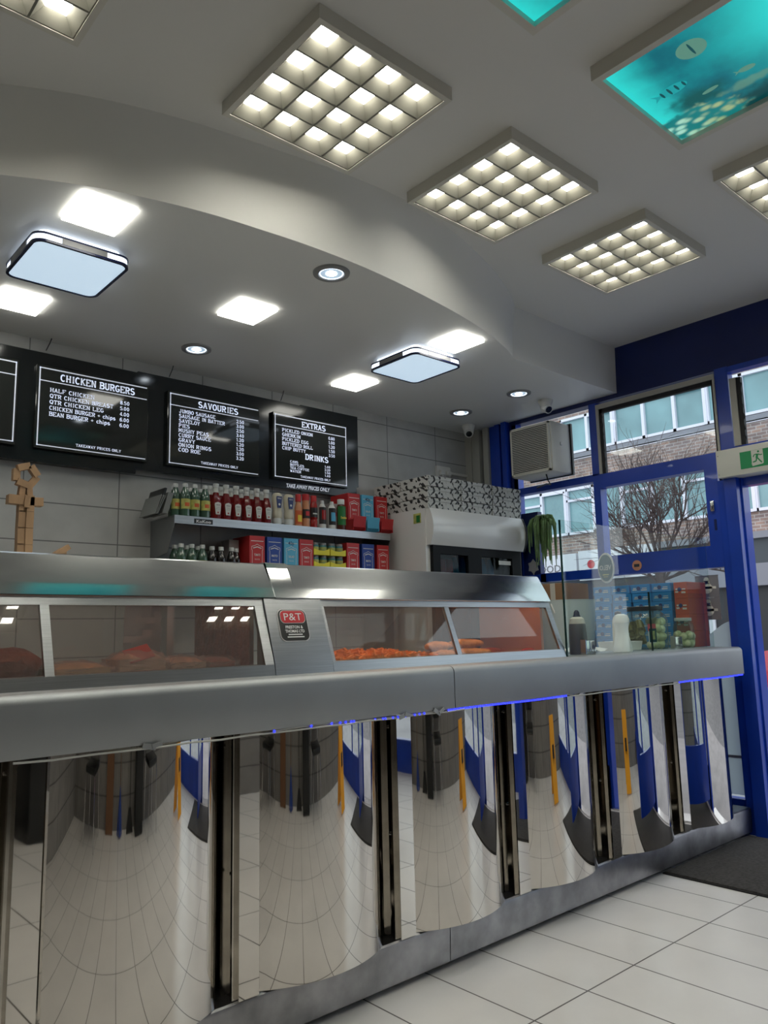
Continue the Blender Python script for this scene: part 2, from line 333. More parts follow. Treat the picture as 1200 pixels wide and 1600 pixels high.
ADV = {'I': 2.9, '.': 1.3, 'i': 2.2, '1': 3.6, 'M': 4.9, 'W': 4.9, ' ': 2.6, 'c': 3.7, 's': 3.4, 'h': 4.1, 'p': 4.0}
class MB:
    def __init__(s): s.bm = bmesh.new(); s.mi = 0
    def m(s, i): s.mi = i; return s
    def face(s, vs):
        try:
            f = s.bm.faces.new(vs); f.material_index = s.mi; return f
        except ValueError: return None
    def poly(s, pts):
        return s.face([s.bm.verts.new(p) for p in pts])
    def box(s, x0, x1, y0, y1, z0, z1):
        v = [s.bm.verts.new(p) for p in ((x0,y0,z0),(x1,y0,z0),(x1,y1,z0),(x0,y1,z0),(x0,y0,z1),(x1,y0,z1),(x1,y1,z1),(x0,y1,z1))]
        for q in ((0,3,2,1),(4,5,6,7),(0,1,5,4),(1,2,6,5),(2,3,7,6),(3,0,4,7)): s.face([v[i] for i in q])
        return s
    def rbox(s, x0, x1, y0, y1, z0, z1, r=.004, seg=2):
        t = bmesh.new()
        bmesh.ops.create_cube(t, size=1, matrix=Matrix.Translation(((x0+x1)/2,(y0+y1)/2,(z0+z1)/2)) @ Matrix.Diagonal((x1-x0,y1-y0,z1-z0,1)))
        bmesh.ops.bevel(t, geom=t.edges[:], offset=r, segments=seg, profile=.5, affect='EDGES')
        s.join(t); return s
    def join(s, t):
        mp = {v: s.bm.verts.new(v.co) for v in t.verts}
        for f in t.faces: s.face([mp[v] for v in f.verts])
        t.free()
    def obox(s, c, size, rot):   # oriented box, rot = Matrix 3x3
        h = Vector(size)/2; vs = []
        for sx, sy, sz in ((-1,-1,-1),(1,-1,-1),(1,1,-1),(-1,1,-1),(-1,-1,1),(1,-1,1),(1,1,1),(-1,1,1)):
            vs.append(s.bm.verts.new(Vector(c) + rot @ Vector((sx*h.x, sy*h.y, sz*h.z))))
        for q in ((0,3,2,1),(4,5,6,7),(0,1,5,4),(1,2,6,5),(2,3,7,6),(3,0,4,7)): s.face([vs[i] for i in q])
        return s
    def prism(s, prof, ax, a0, a1, caps=True):   # closed profile in the two other axes (cyclic order), extruded along ax
        def P(u, v, a): return {'X': (a, u, v), 'Y': (u, a, v), 'Z': (u, v, a)}[ax]
        A = [s.bm.verts.new(P(u, v, a0)) for u, v in prof]; B = [s.bm.verts.new(P(u, v, a1)) for u, v in prof]
        n = len(prof)
        for i in range(n): s.face([A[i], A[(i+1) % n], B[(i+1) % n], B[i]])
        if caps: s.face(A[::-1]); s.face(B)
        return s
    def sheet(s, prof, ax, a0, a1):  # open strip
        def P(u, v, a): return {'X': (a, u, v), 'Y': (u, a, v), 'Z': (u, v, a)}[ax]
        A = [s.bm.verts.new(P(u, v, a0)) for u, v in prof]; B = [s.bm.verts.new(P(u, v, a1)) for u, v in prof]
        for i in range(len(prof)-1): s.face([A[i], A[i+1], B[i+1], B[i]])
        return s
    def lathe(s, prof, c=(0,0,0), seg=14, sx=1, sy=1, axis='Z'):
        rings = []
        for r, z in prof:
            ring = []
            for k in range(seg):
                a = 2*math.pi*k/seg; p = (r*math.cos(a)*sx, r*math.sin(a)*sy, z)
                if axis == 'X': p = (z, p[0], p[1])
                if axis == 'Y': p = (p[0], z, p[1])
                ring.append(s.bm.verts.new((c[0]+p[0], c[1]+p[1], c[2]+p[2])))
            rings.append(ring)
        for a, b in zip(rings, rings[1:]):
            for k in range(seg): s.face([a[k], a[(k+1) % seg], b[(k+1) % seg], b[k]])
        s.face(rings[0][::-1]); s.face(rings[-1]); return s
    def tube(s, pts, r, seg=6):
        pts = [Vector(p) for p in pts]; rings = []; rr = r if isinstance(r, (list, tuple)) else [r]*len(pts)
        ref = Vector((.13, .27, .95))
        for i, p in enumerate(pts):
            d = (pts[min(i+1, len(pts)-1)] - pts[max(i-1, 0)]).normalized()
            if abs(d.dot(ref)) > .97: ref = Vector((1, .1, 0))
            u = d.cross(ref).normalized(); v = d.cross(u)
            rings.append([s.bm.verts.new(p + rr[i]*(math.cos(2*math.pi*k/seg)*u + math.sin(2*math.pi*k/seg)*v)) for k in range(seg)])
        for a, b in zip(rings, rings[1:]):
            for k in range(seg): s.face([a[k], a[(k+1) % seg], b[(k+1) % seg], b[k]])
        s.face(rings[0][::-1]); s.face(rings[-1]); return s
    def blob(s, c, r, sub=2, jit=0):
        t = bmesh.new(); bmesh.ops.create_icosphere(t, subdivisions=sub, radius=1)
        for v in t.verts:
            k = 1 + random.uniform(-jit, jit); v.co = Vector((v.co.x*r[0]*k + c[0], v.co.y*r[1]*k + c[1], v.co.z*r[2]*k + c[2]))
        s.join(t); return s
    def text(s, body, origin, ux, uz, width=None, height=None, align='L', bold=.0, slab=False):
        # origin = baseline point; height = cap height of 'H'; ux, uz unit vectors
        vs, fs, x0, x1, y0, y1 = text_data(body, bold)
        hs = height/.70 if height else width/(x1-x0); ws = width/(x1-x0) if width else hs
        off = {'L': x0, 'C': (x0+x1)/2, 'R': x1}[align]
        o = Vector(origin); ux = Vector(ux); uz = Vector(uz)
        nv = [s.bm.verts.new(o + ux*((v.x-off)*ws) + uz*(v.y*hs)) for v in vs]
        for f in fs: s.face([nv[i] for i in f])
        return s
    def slab(s, body, origin, ux, uz, width, height, align='L', wt=1.0):
        adv = [ADV.get(c, 4.45) for c in body]; tot = sum(adv)
        kx = width/tot; kz = height/6; o = Vector(origin); ux = Vector(ux); uz = Vector(uz); t_ = wt*.5
        x = {'L': 0, 'C': -tot/2, 'R': -tot}[align]
        def P(a, c): return o + ux*(a*kx) + uz*(c*kz)
        for c, a in zip(body, adv):
            if c in SLAB:
                st, sf = SLAB[c]; off = x + (.0 if c not in 'I1i' else (-.55 if c in 'I' else -.2)); off += .2
                for pl in st:
                    for (ax_, ay_), (bx_, by_) in zip(pl, pl[1:]):
                        d = Vector((bx_-ax_, by_-ay_)); 
                        if d.length < 1e-6: continue
                        d.normalize(); n = Vector((-d.y, d.x))*t_; e = d*t_*.5
                        q = [(ax_-e.x-n.x, ay_-e.y-n.y), (bx_+e.x-n.x, by_+e.y-n.y), (bx_+e.x+n.x, by_+e.y+n.y), (ax_-e.x+n.x, ay_-e.y+n.y)]
                        s.poly([P(off+X_, Z_) for X_, Z_ in q])
                for fx, fz in sf:
                    z0, z1 = (fz-.3, fz+.45) if fz < 3 else (fz-.45, fz+.3)
                    s.poly([P(off+fx-.75, z0), P(off+fx+.75, z0), P(off+fx+.75, z1), P(off+fx-.75, z1)])
            x += a
        return s
    def xf(s, mtx):
        bmesh.ops.transform(s.bm, matrix=mtx, verts=s.bm.verts); return s
    def build(s, name, mats, parent=None, loc=None, smooth=True, ang=35, flip=True):
        if isinstance(mats, str): mats = [mats]
        if parent is not None:
            L = parent_loc(parent)
        else: L = Vector(loc) if loc is not None else Vector((0, 0, 0))
        if L.length: bmesh.ops.translate(s.bm, vec=-L, verts=s.bm.verts)
        if flip: bmesh.ops.recalc_face_normals(s.bm, faces=s.bm.faces)
        if smooth:
            for f in s.bm.faces: f.smooth = True
            for e in s.bm.edges:
                if len(e.link_faces) == 2 and e.calc_face_angle(0) > R(ang): e.smooth = False
        me = bpy.data.meshes.new(name); s.bm.to_mesh(me); s.bm.free()
        for m_ in mats: me.materials.append(M[m_])
        o = bpy.data.objects.new(name, me); COL.objects.link(o)
        if parent is not None: o.parent = parent
        else: o.location = L
        return o

_loc = {}
def parent_loc(p):
    L = Vector((0, 0, 0))
    while p is not None: L += p.location; p = p.parent
    return L
def tag(o, label, cat, group=None, kind=None):
    o['label'] = label; o['category'] = cat
    if group: o['group'] = group
    if kind: o['kind'] = kind
    return o
def thing(name, label, cat, loc=(0,0,0), group=None):
    o = bpy.data.objects.new(name, None); COL.objects.link(o); o.location = loc; o.empty_display_size = .05
    return tag(o, label, cat, group)
def struct(name, mb, mats, parent=None, **k):
    o = mb.build(name, mats, parent, **k)
    if parent is None: o['kind'] = 'structure'
    return o
def dup(root, loc=None, rotz=None, label=None, group=None):
    r = root.copy(); COL.objects.link(r)
    def rec(a, b):
        for ch in a.children:
            c = ch.copy(); COL.objects.link(c); c.parent = b; rec(ch, c)
    rec(root, r)
    if loc is not None: r.location = loc
    if rotz is not None: r.rotation_euler = (0, 0, rotz)
    if label: r['label'] = label
    if group: r['group'] = group
    return r
class Proto:      # first use moves the prototype, later uses copy it
    def __init__(s, root): s.root = root; s.used = False
    def place(s, loc, label=None, rotz=0, group=None):
        if not s.used:
            s.used = True; o = s.root; o.location = loc; o.rotation_euler = (0, 0, rotz)
            if label: o['label'] = label
            if group: o['group'] = group
            return o
        return dup(s.root, loc, rotz, label, group)
ORD = ['first', 'second', 'third', 'fourth', 'fifth', 'sixth', 'seventh', 'eighth', 'ninth', 'tenth']

# ------------------------------------------------------------------ room shell
CZ, DZ, WY, WX = 3.27, 2.93, 4.40, 4.93
FX = 4.90                                    # face of the shopfront joinery
struct('floor', MB().box(-1.3, 5.0, -1.3, 4.5, -.06, 0), 'floor_tile')
struct('ceiling', MB().box(-1.3, 5.0, -1.3, 4.5, CZ, CZ+.1), 'ceiling_paint')
struct('wall_back', MB().box(-1.3, 5.0, WY, WY+.1, 0, CZ), 'wall_tile')
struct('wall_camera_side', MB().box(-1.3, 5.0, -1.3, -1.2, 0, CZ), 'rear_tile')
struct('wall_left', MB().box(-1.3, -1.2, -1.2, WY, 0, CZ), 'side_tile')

def spline(pts, n=8):
    out = []
    P = [pts[0]] + pts + [pts[-1]]
    for i in range(1, len(P)-2):
        p0, p1, p2, p3 = P[i-1:i+3]
        for k in range(n):
            t = k/n
            out.append(tuple(.5*(2*p1[j] + (-p0[j]+p2[j])*t + (2*p0[j]-5*p1[j]+4*p2[j]-p3[j])*t*t + (-p0[j]+3*p1[j]-3*p2[j]+p3[j])*t**3) for j in (0, 1)))
    out.append(pts[-1]); return out
low = spline([(.42,2.99),(.70,2.853),(1.0,2.715),(1.35,2.622),(1.69,2.582),(1.98,2.568),(2.34,2.583),(2.84,2.650),(3.26,2.742),(3.55,2.84),(3.69,2.905),(3.72,2.925)])
hi = spline([(.42,2.97),(.70,2.815),(1.0,2.668),(1.33,2.572),(1.69,2.51),(2.04,2.462),(2.42,2.452),(2.84,2.530),(3.24,2.655),(3.55,2.79),(3.72,2.89),(3.75,2.91)])
mb = MB()
A = [mb.bm.verts.new((x, y, DZ)) for x, y in low]; B = [mb.bm.verts.new((x, y, CZ)) for x, y in hi]
mid = [mb.bm.verts.new(((a.co.x+b.co.x)/2, (a.co.y+b.co.y)/2 + .012, (DZ+CZ)/2)) for a, b in zip(A, B)]
for lo_, up_ in ((A, mid), (mid, B)):
    for i in range(len(A)-1): mb.face([lo_[i], lo_[i+1], up_[i+1], up_[i]])
e0, e1 = mb.bm.verts.new((WX+.02, 2.925, DZ)), mb.bm.verts.new((WX+.02, 2.915, CZ))
mb.face([A[-1], e0, e1, B[-1], mid[-1]])
s0, s1 = mb.bm.verts.new((-1.2, 2.99, DZ)), mb.bm.verts.new((-1.2, 2.97, CZ))
mb.face([s0, A[0], mid[0], B[0], s1])
w0, w1 = mb.bm.verts.new((-1.2, WY, DZ)), mb.bm.verts.new((WX+.02, WY, DZ))
mb.face([w0, w1, e0] + A[::-1] + [s0])
struct('ceiling', mb, 'soffit_paint', flip=True, ang=30)

# ------------------------------------------------------------------ shopfront (plane x = FX); s() rescales coordinates measured on x = 4.85
def s_(y): return y*1.0103
def z_(z): return (z-1.25)*1.0103+1.25
XB, XO = FX, FX+.07                           # frame front and back
def bars(mb, lst, x0=XB, x1=XO):
    for y0, y1, z0, z1 in lst: mb.box(x0, x1, s_(y0), s_(y1), max(0, z_(z0)), z_(z1))
    return mb
TOPZ = 3.25
# fascia over the windows and lower framing, one joinery run as the wall of the shopfront
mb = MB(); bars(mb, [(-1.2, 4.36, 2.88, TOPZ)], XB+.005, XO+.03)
struct('wall_shopfront', mb, 'shaded_blue_board')
mb = MB()
bars(mb, [(3.07,3.135,2.33,2.88),(2.095,2.18,2.33,2.89),(1.2,2.1,2.315,2.36),(3.08,4.3,2.30,2.352),
          (-1.2,1.18,.0,.30),(1.10,1.20,0,2.9),(.0,.08,.3,2.9),
          (3.60,4.34,1.60,1.66),(3.1,3.65,1.60,1.665),(2.2,4.34,0.0,.20),(1.2,2.1,2.10,2.16),(1.2,2.1,2.85,2.885)])
bars(mb, [(2.17,3.085,2.30,2.343)], XB-.012, XO)
mb.box(XB, XO, s_(3.82), s_(3.86), z_(1.66), z_(2.88))
struct('trim_1', mb, 'blue_paint')
# blue columns and pale channels in the corner beside the tiled wall
mb = MB(); mb.box(XB-.05, XO, 3.93, 3.975, 1.6, DZ).box(XB-.03, XO, 4.01, 4.06, 1.6, DZ).box(XB-.01, XO, 4.075, 4.13, 1.6, DZ)
struct('trim_2', mb, 'blue_paint')
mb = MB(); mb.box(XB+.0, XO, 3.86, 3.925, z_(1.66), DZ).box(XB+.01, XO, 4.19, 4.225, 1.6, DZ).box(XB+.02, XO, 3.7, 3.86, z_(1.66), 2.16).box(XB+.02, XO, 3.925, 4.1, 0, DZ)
struct('trim_3', mb, 'shaded_blue_board')
mb = MB(); mb.box(XB-.03, XO, 4.135, 4.19, 0, DZ).box(XB-.04, XO, 4.225, 4.27, 0, DZ).box(XB-.02, XO, 4.33, 4.40, 0, DZ).box(XB-.01, XO, 4.27, 4.33, 0, DZ)
struct('trim_4', mb, 'cream_trim')
# boxed post beside the doorway
t = MB(); t.prism([(XB-.07, s_(2.075)), (XB-.07, s_(2.15)), (XB-.045, s_(2.155)), (XB-.04, s_(2.205)), (XO, s_(2.205)), (XO, s_(2.06)), (XB-.02, s_(2.06)), (XB-.02, s_(2.07))], 'Z', 0, z_(2.15))
t.box(XB-.005, XO, s_(2.205), s_(2.225), 0, z_(2.3))
struct('trim_5', t, 'blue_paint')

def window(n, y0, y1, z0, z1, glass='window_glass', x=XB+.03, sash=None, th=.008):
    y0, y1, z0, z1 = s_(y0), s_(y1), z_(z0), z_(z1)
    o = struct('window_%d' % n, MB().box(x, x+th, y0, y1, z0, z1), glass)
    return o
window(1, 3.135, 3.86, 2.352, 2.87)
w2 = window(2, 2.18, 3.07, 2.345, 2.88)
y0, y1, z0, z1 = s_(2.18), s_(3.07), z_(2.345), z_(2.86)
mb = MB().box(XB-.012, XB+.02, y0, y1, z1-.035, z1).box(XB-.01, XB+.02, y1-.022, y1, z0, z1-.035).box(XB-.01, XB+.02, y0, y0+.014, z0, z1-.035)
mb.build('window_trim', 'cream_trim', w2)
mb = MB().box(XB+.0, XB+.028, y0+.014, y1-.022, z1-.065, z1-.035).box(XB, XB+.028, y1-.047, y1-.022, z0, z1-.035).box(XB, XB+.028, y0+.014, y0+.028, z0, z1-.035)
for k in range(7): mb.blob((XB, y1-.045, z0+.04+k*.065), (.006, .008, .02), 1, .3)
mb.build('rubber_seal', 'black_rubber', w2)
w3 = window(3, 1.2, 2.095, 2.36, 2.85)
y1 = s_(2.085); z0, z1 = z_(2.36), z_(2.80)
MB().box(XB-.01, XB+.02, y1-.04, y1, z0, z1).build('window_trim', 'cream_trim', w3)
mb = MB().box(XB, XB+.028, y1-.068, y1-.04, z0, z1)
for k in range(6): mb.blob((XB, y1-.068, z0+.04+k*.07), (.006, .008, .022), 1, .35)
mb.build('rubber_seal', 'black_rubber', w3)
window(4, 3.12, 3.86, 1.66, 2.30)
# serving hatch sash
y0, y1, z0, z1 = s_(2.205), s_(3.115), z_(1.605), z_(2.335)
oy0, oy1, oz0, oz1 = s_(2.29), s_(3.06), z_(1.745), z_(2.24)
w5 = window(5, 2.28, 3.07, 1.73, 2.25, x=XB+.02)
mb = MB().box(XB-.03, XB+.05, y0, oy0, z0, z1).box(XB-.03, XB+.05, oy1, y1, z0, z1).box(XB-.03, XB+.05, oy0, oy1, oz1, z1).box(XB-.03, XB+.05, oy0, oy1, z0, oz0)
mb.build('window_sash', 'blue_paint', w5)
mb = MB().rbox(XB-.05, XB-.03, s_(2.235), s_(2.262), z_(1.96), z_(2.03), .006).rbox(XB-.056, XB-.048, s_(2.243), s_(2.254), z_(1.975), z_(2.01), .003)
mb.build('sash_latch', 'chrome', w5)
MB().box(XB-.034, XB-.029, s_(2.235), s_(2.25), z_(1.84), z_(1.91)).build('latch_slot', 'shaded_blue_board', w5)
# low windows, clear above and frosted with a wave cut below
w6 = window(6, 2.205, 4.3, .20, 1.60)
def wave(yy): return z_(1.215 + .055*math.sin((yy-2.2)*13+1.4) if yy < 2.75 else 1.19)
pts = [s_(2.21 + i*.02) for i in range(104)]
mb = MB(); X = XB+.026
vs0 = [mb.bm.verts.new((X, y, .21)) for y in pts]; vs1 = [mb.bm.verts.new((X, y, wave(y/1.0103))) for y in pts]
for i in range(len(pts)-1): mb.face([vs0[i], vs0[i+1], vs1[i+1], vs1[i]])
mb.build('frosted_film', 'frost', w6)
MB().box(XB+.015, XB+.03, 2.25, 2.9, .43, .445).build('film_stripe', 'fascia_grey', w6)
# rest of the shopfront beyond the doorway, seen only in reflections
w7 = window(7, -1.1, 1.1, .3, 2.88)
d = MB().box(3.98, 4.86, 1.12, 1.16, .08, .45).box(3.98, 4.86, 1.12, 1.16, 1.98, 2.08).box(3.98, 4.08, 1.12, 1.16, .45, 1.98).box(4.76, 4.86, 1.12, 1.16, .45, 1.98)
dr = struct('door_1', d, 'blue_paint')
MB().box(4.08, 4.76, 1.136, 1.142, .45, 1.98).build('door_glass', 'window_glass', dr)
struct('trim_6', MB().box(XB-.02, XO+.1, s_(1.2), s_(2.06), -.02, .012), 'chrome')

# stickers on the joinery and glass
o = MB().lathe([(.036, 0), (.036, .003)], (XB-.037, 2.84, 1.665), 24, axis='X').build('round_sticker', 'sticker_orange', loc=(XB-.034, 2.84, 1.665))
tag(o, 'small round orange sticker on the blue window rail', 'sticker')
MB().box(XB-.039, XB-.0385, 2.82, 2.86, 1.655, 1.675).build('sticker_print', 'label_black', o)
cx, cy, cz = XB-.05, 3.075, 1.665
ve = thing('oval_sticker', 'oval teal sticker lettered VELO on the blue frame by the hatch', 'sticker', (cx, cy, cz))
MB().lathe([(.105, -.004), (.108, -.001), (.108, .004)], (cx, cy, cz), 32, sx=.62, sy=1, axis='X').build('sticker_rim', 'label_white', ve)
MB().lathe([(.094, -.007), (.094, -.004)], (cx, cy, cz), 32, sx=.60, sy=1, axis='X').build('sticker_face', 'sticker_teal', ve)
MB().text('VELO', (cx-.0095, cy, cz-.015), (0, 1, 0), (0, 0, 1), width=.095, height=.034, align='C', bold=.02).build('sticker_lettering', 'label_white', ve)
MB().box(cx-.0095, cx-.009, cy-.025, cy+.025, cz-.052, cz-.045).box(cx-.0095, cx-.009, cy-.018, cy+.018, cz-.066, cz-.061).build('sticker_lines', 'label_lime', ve)
for i, z in enumerate((1.495, 1.352)):
    o = MB(); o.box(XB+.008, XB+.010, 2.30, 2.455, z-.072, z+.07)
    st = o.build('window_sticker', 'fascia_grey', loc=(XB+.009, 2.378, z))
    tag(st, ('upper' if i == 0 else 'lower') + ' of two white emblem stickers low on the hatch-side window', 'sticker', 'white emblem stickers on the window')
    q = MB().lathe([(.036, 0), (.036, .001)], (XB+.005, 2.378, z-.012), 20, axis='X').lathe([(.018, 0), (.018, .001)], (XB+.005, 2.378, z+.04), 12, axis='X')
    q.box(XB+.005, XB+.006, 2.318, 2.438, z-.018, z-.002).box(XB+.005, XB+.006, 2.358, 2.398, z+.015, z+.035)
    q.build('sticker_emblem', 'label_white', st)

# ------------------------------------------------------------------ outside
struct('floor', MB().box(5.0, 8.6, -14, 40, -.12, -.03), 'paving')
struct('floor', MB().box(8.6, 20.5, -14, 40, -.2, -.10), 'asphalt')
struct('floor', MB().box(20.5, 24, -14, 40, -.12, -.02), 'paving')
BX = 24.0
bt = thing('office_building', 'long brick building across the street with two rows of white windows above shops', 'building', (BX, 8, 0))
mb = MB()
for z0, z1 in ((3.92, 4.62), (6.34, 7.62), (9.0, 12.5)): mb.box(BX, BX+.4, -10, 36, z0, z1)
mb.box(BX, BX+.4, 19.0, 36, 4.62, 6.34).box(BX, BX+.4, 17.0, 36, 7.62, 9.0)
mb.build('brick_wall', 'far_brick', bt)
MB().box(BX-.05, BX, -10, 36, 7.38, 7.44).build('string_course', 'white_upvc', bt)
MB().box(BX-.05, BX+.02, -10, 36, 6.34, 6.44).box(BX-.05, BX+.02, -10, 36, 7.40, 7.60).build('stone_band', 'fascia_grey', bt)
def far_windows(yl, yr, step, z0, z1, trans, wide=()):
    n = int((yl-yr)/step)
    for k in range(n):
        a = yl-k*step; b = a-step
        mb = MB(); t = .055
        mb.box(BX-.06, BX+.1, b, a, z0, z0+.09).box(BX-.06, BX+.1, b, a, z1-.09, z1).box(BX-.06, BX+.1, a-t, a, z0, z1).box(BX-.06, BX+.1, b, b+t, z0, z1)
        if trans and k % 2 == 0: mb.box(BX-.06, BX+.1, b, a, trans-.04, trans+.04)
        if k % 3 == 1: mb.box(BX-.09, BX-.06, b+.0, b+.11, z0, z1).box(BX-.09, BX-.06, b+.05, a-.05, z1-.14, z1-.08)
        f = mb.build('window_frame', 'white_upvc', bt)
        MB().box(BX+.06, BX+.08, b+t, a-t, z0+.09, z1-.09).build('window_pane', 'far_glass', f)
far_windows(16.75, 3.2, 1.13, 7.62, 9.0, None)
far_windows(18.95, 3.2, 1.14, 4.62, 6.34, 5.88)
def shop(y0, y1, z0, z1, m, name='shop_fascia', depth=.35):
    return MB().box(BX-depth, BX+.1, y0, y1, z0, z1).build(name, m, bt)
shop(16.2, 22, 3.0, 3.9, 'fascia_white')
MB().text('FOOD', (BX-.37, 17.45, 3.28), (0, -1, 0), (0, 0, 1), width=1.15, height=.26, align='C').build('fascia_lettering', 'letter_grey', bt)
shop(13.0, 16.1, 2.9, 3.95, 'fascia_white')
shop(-10, 12.9, 3.75, 3.95, 'fascia_grey', depth=.6); shop(-10, 12.9, 3.0, 3.75, 'fascia_dark', depth=.4); shop(-10, 12.9, 2.35, 3.0, 'fascia_grey', depth=.7)
shop(-10, 36, 0, 3.0, 'shop_interior', 'shop_front', .05)
for k, y in enumerate((19.5, 17.0, 14.4, 11.5, 8.9, 6.3)):
    MB().box(BX-.12, BX, y-.1, y+.1, 0, 2.6).build('shop_pillar', 'fascia_white', bt)
for i, y in enumerate((15.55, 14.45)):
    pb = MB().box(BX-.40, BX-.36, y-.33, y+.33, 2.95, 3.75).build('banner', 'fascia_white', bt)
    MB().lathe([(.15, 0), (.15, .01)], (BX-.42, y, 3.45), 20, axis='X').box(BX-.42, BX-.41, y-.28, y+.28, 3.02, 3.10).build('banner_print', 'letter_red', pb)
# bare street tree
TX, TY = 11.0, 6.05
tr = thing('street_tree', 'bare leafless street tree on the pavement outside the window', 'tree', (TX, TY, -.1))
mb = MB(); rnd = random.Random(5)
mb.tube([(TX, TY, -.1), (TX+.02, TY+.02, 1.2), (TX, TY, 2.15)], [.11, .085, .07], 7)
mb.build('trunk', 'bark', tr)
mb = MB()
def branch(p, d, L, r, depth):
    pts = [p]; q = p.copy(); dd = d.copy()
    for k in range(4):
        dd = (dd + Vector([rnd.uniform(-.16, .16) for _ in range(3)]) + Vector((0, 0, .03))).normalized(); q = q + dd*L/4; pts.append(q.copy())
    mb.tube(pts, [r, r*.85, r*.7, r*.6, r*.45], 4 if depth < 2 else 3)
    if depth > 0:
        for k in range(5 if depth > 1 else 4):
            i = rnd.choice((1, 2, 3, 4)); a = Vector([rnd.uniform(-1, 1) for _ in range(3)])
            nd = (dd*1.0 + a*.75 + Vector((0, 0, .12))).normalized(); branch(pts[i], nd, L*rnd.uniform(.55, .8), r*.5, depth-1)
for k in range(11):
    a = k*2*math.pi/11 + .3
    branch(Vector((TX, TY, 2.1+rnd.uniform(-.25, .1))), Vector((math.cos(a), math.sin(a), rnd.uniform(.35, 1.7))).normalized(), rnd.uniform(.75, 1.1), .032, 3)
mb.build('branches', 'bark', tr, smooth=False)
# parked red hatchback across the road
kx, ky = 13.6, 6.05      # near side, front end
rc = thing('car', 'red hatchback parked across the road, its wheel showing beside the blue post', 'car', (kx+.85, ky-2.0, -.1))
def carprism(pts, xa, xb, name, m, ang=35):
    b = MB(); b.prism([(ky-a, z) for a, z in pts], 'X', xa, xb); return b.build(name, m, rc, ang=ang)
carprism([(0,.35),(.02,.62),(.12,.74),(1.05,.92),(1.2,.93),(3.7,.98),(3.95,.90),(4.0,.40),(3.9,.18),(.1,.18)], kx, kx+1.7, 'body', 'moped_red')
carprism([(1.05,.92),(1.75,1.36),(2.1,1.42),(3.2,1.40),(3.85,.97)], kx+.12, kx+1.58, 'cabin_glass', 'shop_interior')
carprism([(1.75,1.365),(2.1,1.425),(3.2,1.405),(3.35,1.33),(3.2,1.38),(2.1,1.395)], kx+.11, kx+1.59, 'roof', 'moped_red')
for xx in (kx-.01, kx+1.50):
    for a in (.72, 3.2):
        MB().lathe([(.22,0),(.31,.01),(.31,.20),(.22,.21)], (xx, ky-a, .21), 24, axis='X').build('wheel', 'tyre', rc)
        h = MB(); sx_ = -.012 if xx < kx+1 else .222
        h.lathe([(.05,0),(.05,.01)], (xx+sx_, ky-a, .21), 12, axis='X')
        for k in range(5): t_ = k*R(72); h.obox((xx+sx_, ky-a+.11*math.cos(t_), .21+.11*math.sin(t_)), (.012, .20, .045), Matrix.Rotation(t_, 3, 'X'))
        h.tube([(xx+sx_, ky-a+.215*math.cos(k*R(20)), .21+.215*math.sin(k*R(20))) for k in range(19)], .014, 6)
        h.build('wheel_rim', 'chrome', rc)
MB().rbox(kx+.08, kx+.42, ky-.12, ky+.01, .55, .68, .03).build('headlight', 'chrome', rc)
MB().rbox(kx-.16, kx, ky-1.35, ky-1.2, .92, 1.06, .03).build('wing_mirror', 'moped_red', rc)

# ------------------------------------------------------------------ ceiling fittings
def grille():
    W, D, n = .62, .055, 4; h = W/2
    t = thing('louvre_light', '', 'ceiling light', (0, 0, 0), 'louvred square light fittings on the main ceiling')
    mb = MB(); f = .022
    mb.box(-h, h, -h, -h+f, -D, 0).box(-h, h, h-f, h, -D, 0).box(-h, -h+f, -h+f, h-f, -D, 0).box(h-f, h, -h+f, h-f, -D, 0).box(-h+f, h-f, -h+f, h-f, -.004, 0)
    mb.build('housing', 'off_white_plastic', t, smooth=False)
    mb = MB(); c = (W-2*f)/n; zb, zt = -D+.004, -.010; g = .004; a = .034
    for i in range(n):
        for j in range(n):
            x0 = -h+f+i*c; y0 = -h+f+j*c; x1, y1 = x0+c, y0+c; cx, cy = (x0+x1)/2, (y0+y1)/2
            lo_ = [(x0+g,y0+g,zb),(x1-g,y0+g,zb),(x1-g,y1-g,zb),(x0+g,y1-g,zb)]
            out = [(x0,y0,zb),(x1,y0,zb),(x1,y1,zb),(x0,y1,zb)]
            in_ = [(cx-a,cy-a,zt),(cx+a,cy-a,zt),(cx+a,cy+a,zt),(cx-a,cy+a,zt)]
            O = [mb.bm.verts.new(p) for p in out]; Lw = [mb.bm.verts.new(p) for p in lo_]; I = [mb.bm.verts.new(p) for p in in_]
            for k in range(4):
                mb.face([O[k], O[(k+1)%4], Lw[(k+1)%4], Lw[k]]); mb.face([Lw[k], Lw[(k+1)%4], I[(k+1)%4], I[k]])
            em = MB(); em.box(cx-a, cx+a, cy-a, cy+a, zt-.001, zt+.002); em.build('lamp_cell', 'lamp_warm', t, smooth=False)
    mb.build('louvre', 'louvre_white', t, smooth=False, flip=False)
    return t
gp = Proto(grille())
for x, y, l in ((1.665, 2.085, 'largest louvred square light, fully in view above the curved ceiling drop'),
                (2.635, 2.085, 'middle louvred square light in the row of three running to the window'),
                (3.63, 2.065, 'louvred square light farthest along, nearest the blue fascia'),
                (3.585, 1.085, 'louvred square light cut by the right edge of the picture'),
                (.50, 2.09, 'louvred square light cut by the top left corner of the picture')):
    gp.place((x, y, CZ), l)
for x, y in ((.50, 1.08), (1.3, .2), (3.2, .2)):
    gp.place((x, y, CZ), 'louvred square light over the customers, seen only as a reflection', group='louvred lights outside the frame')

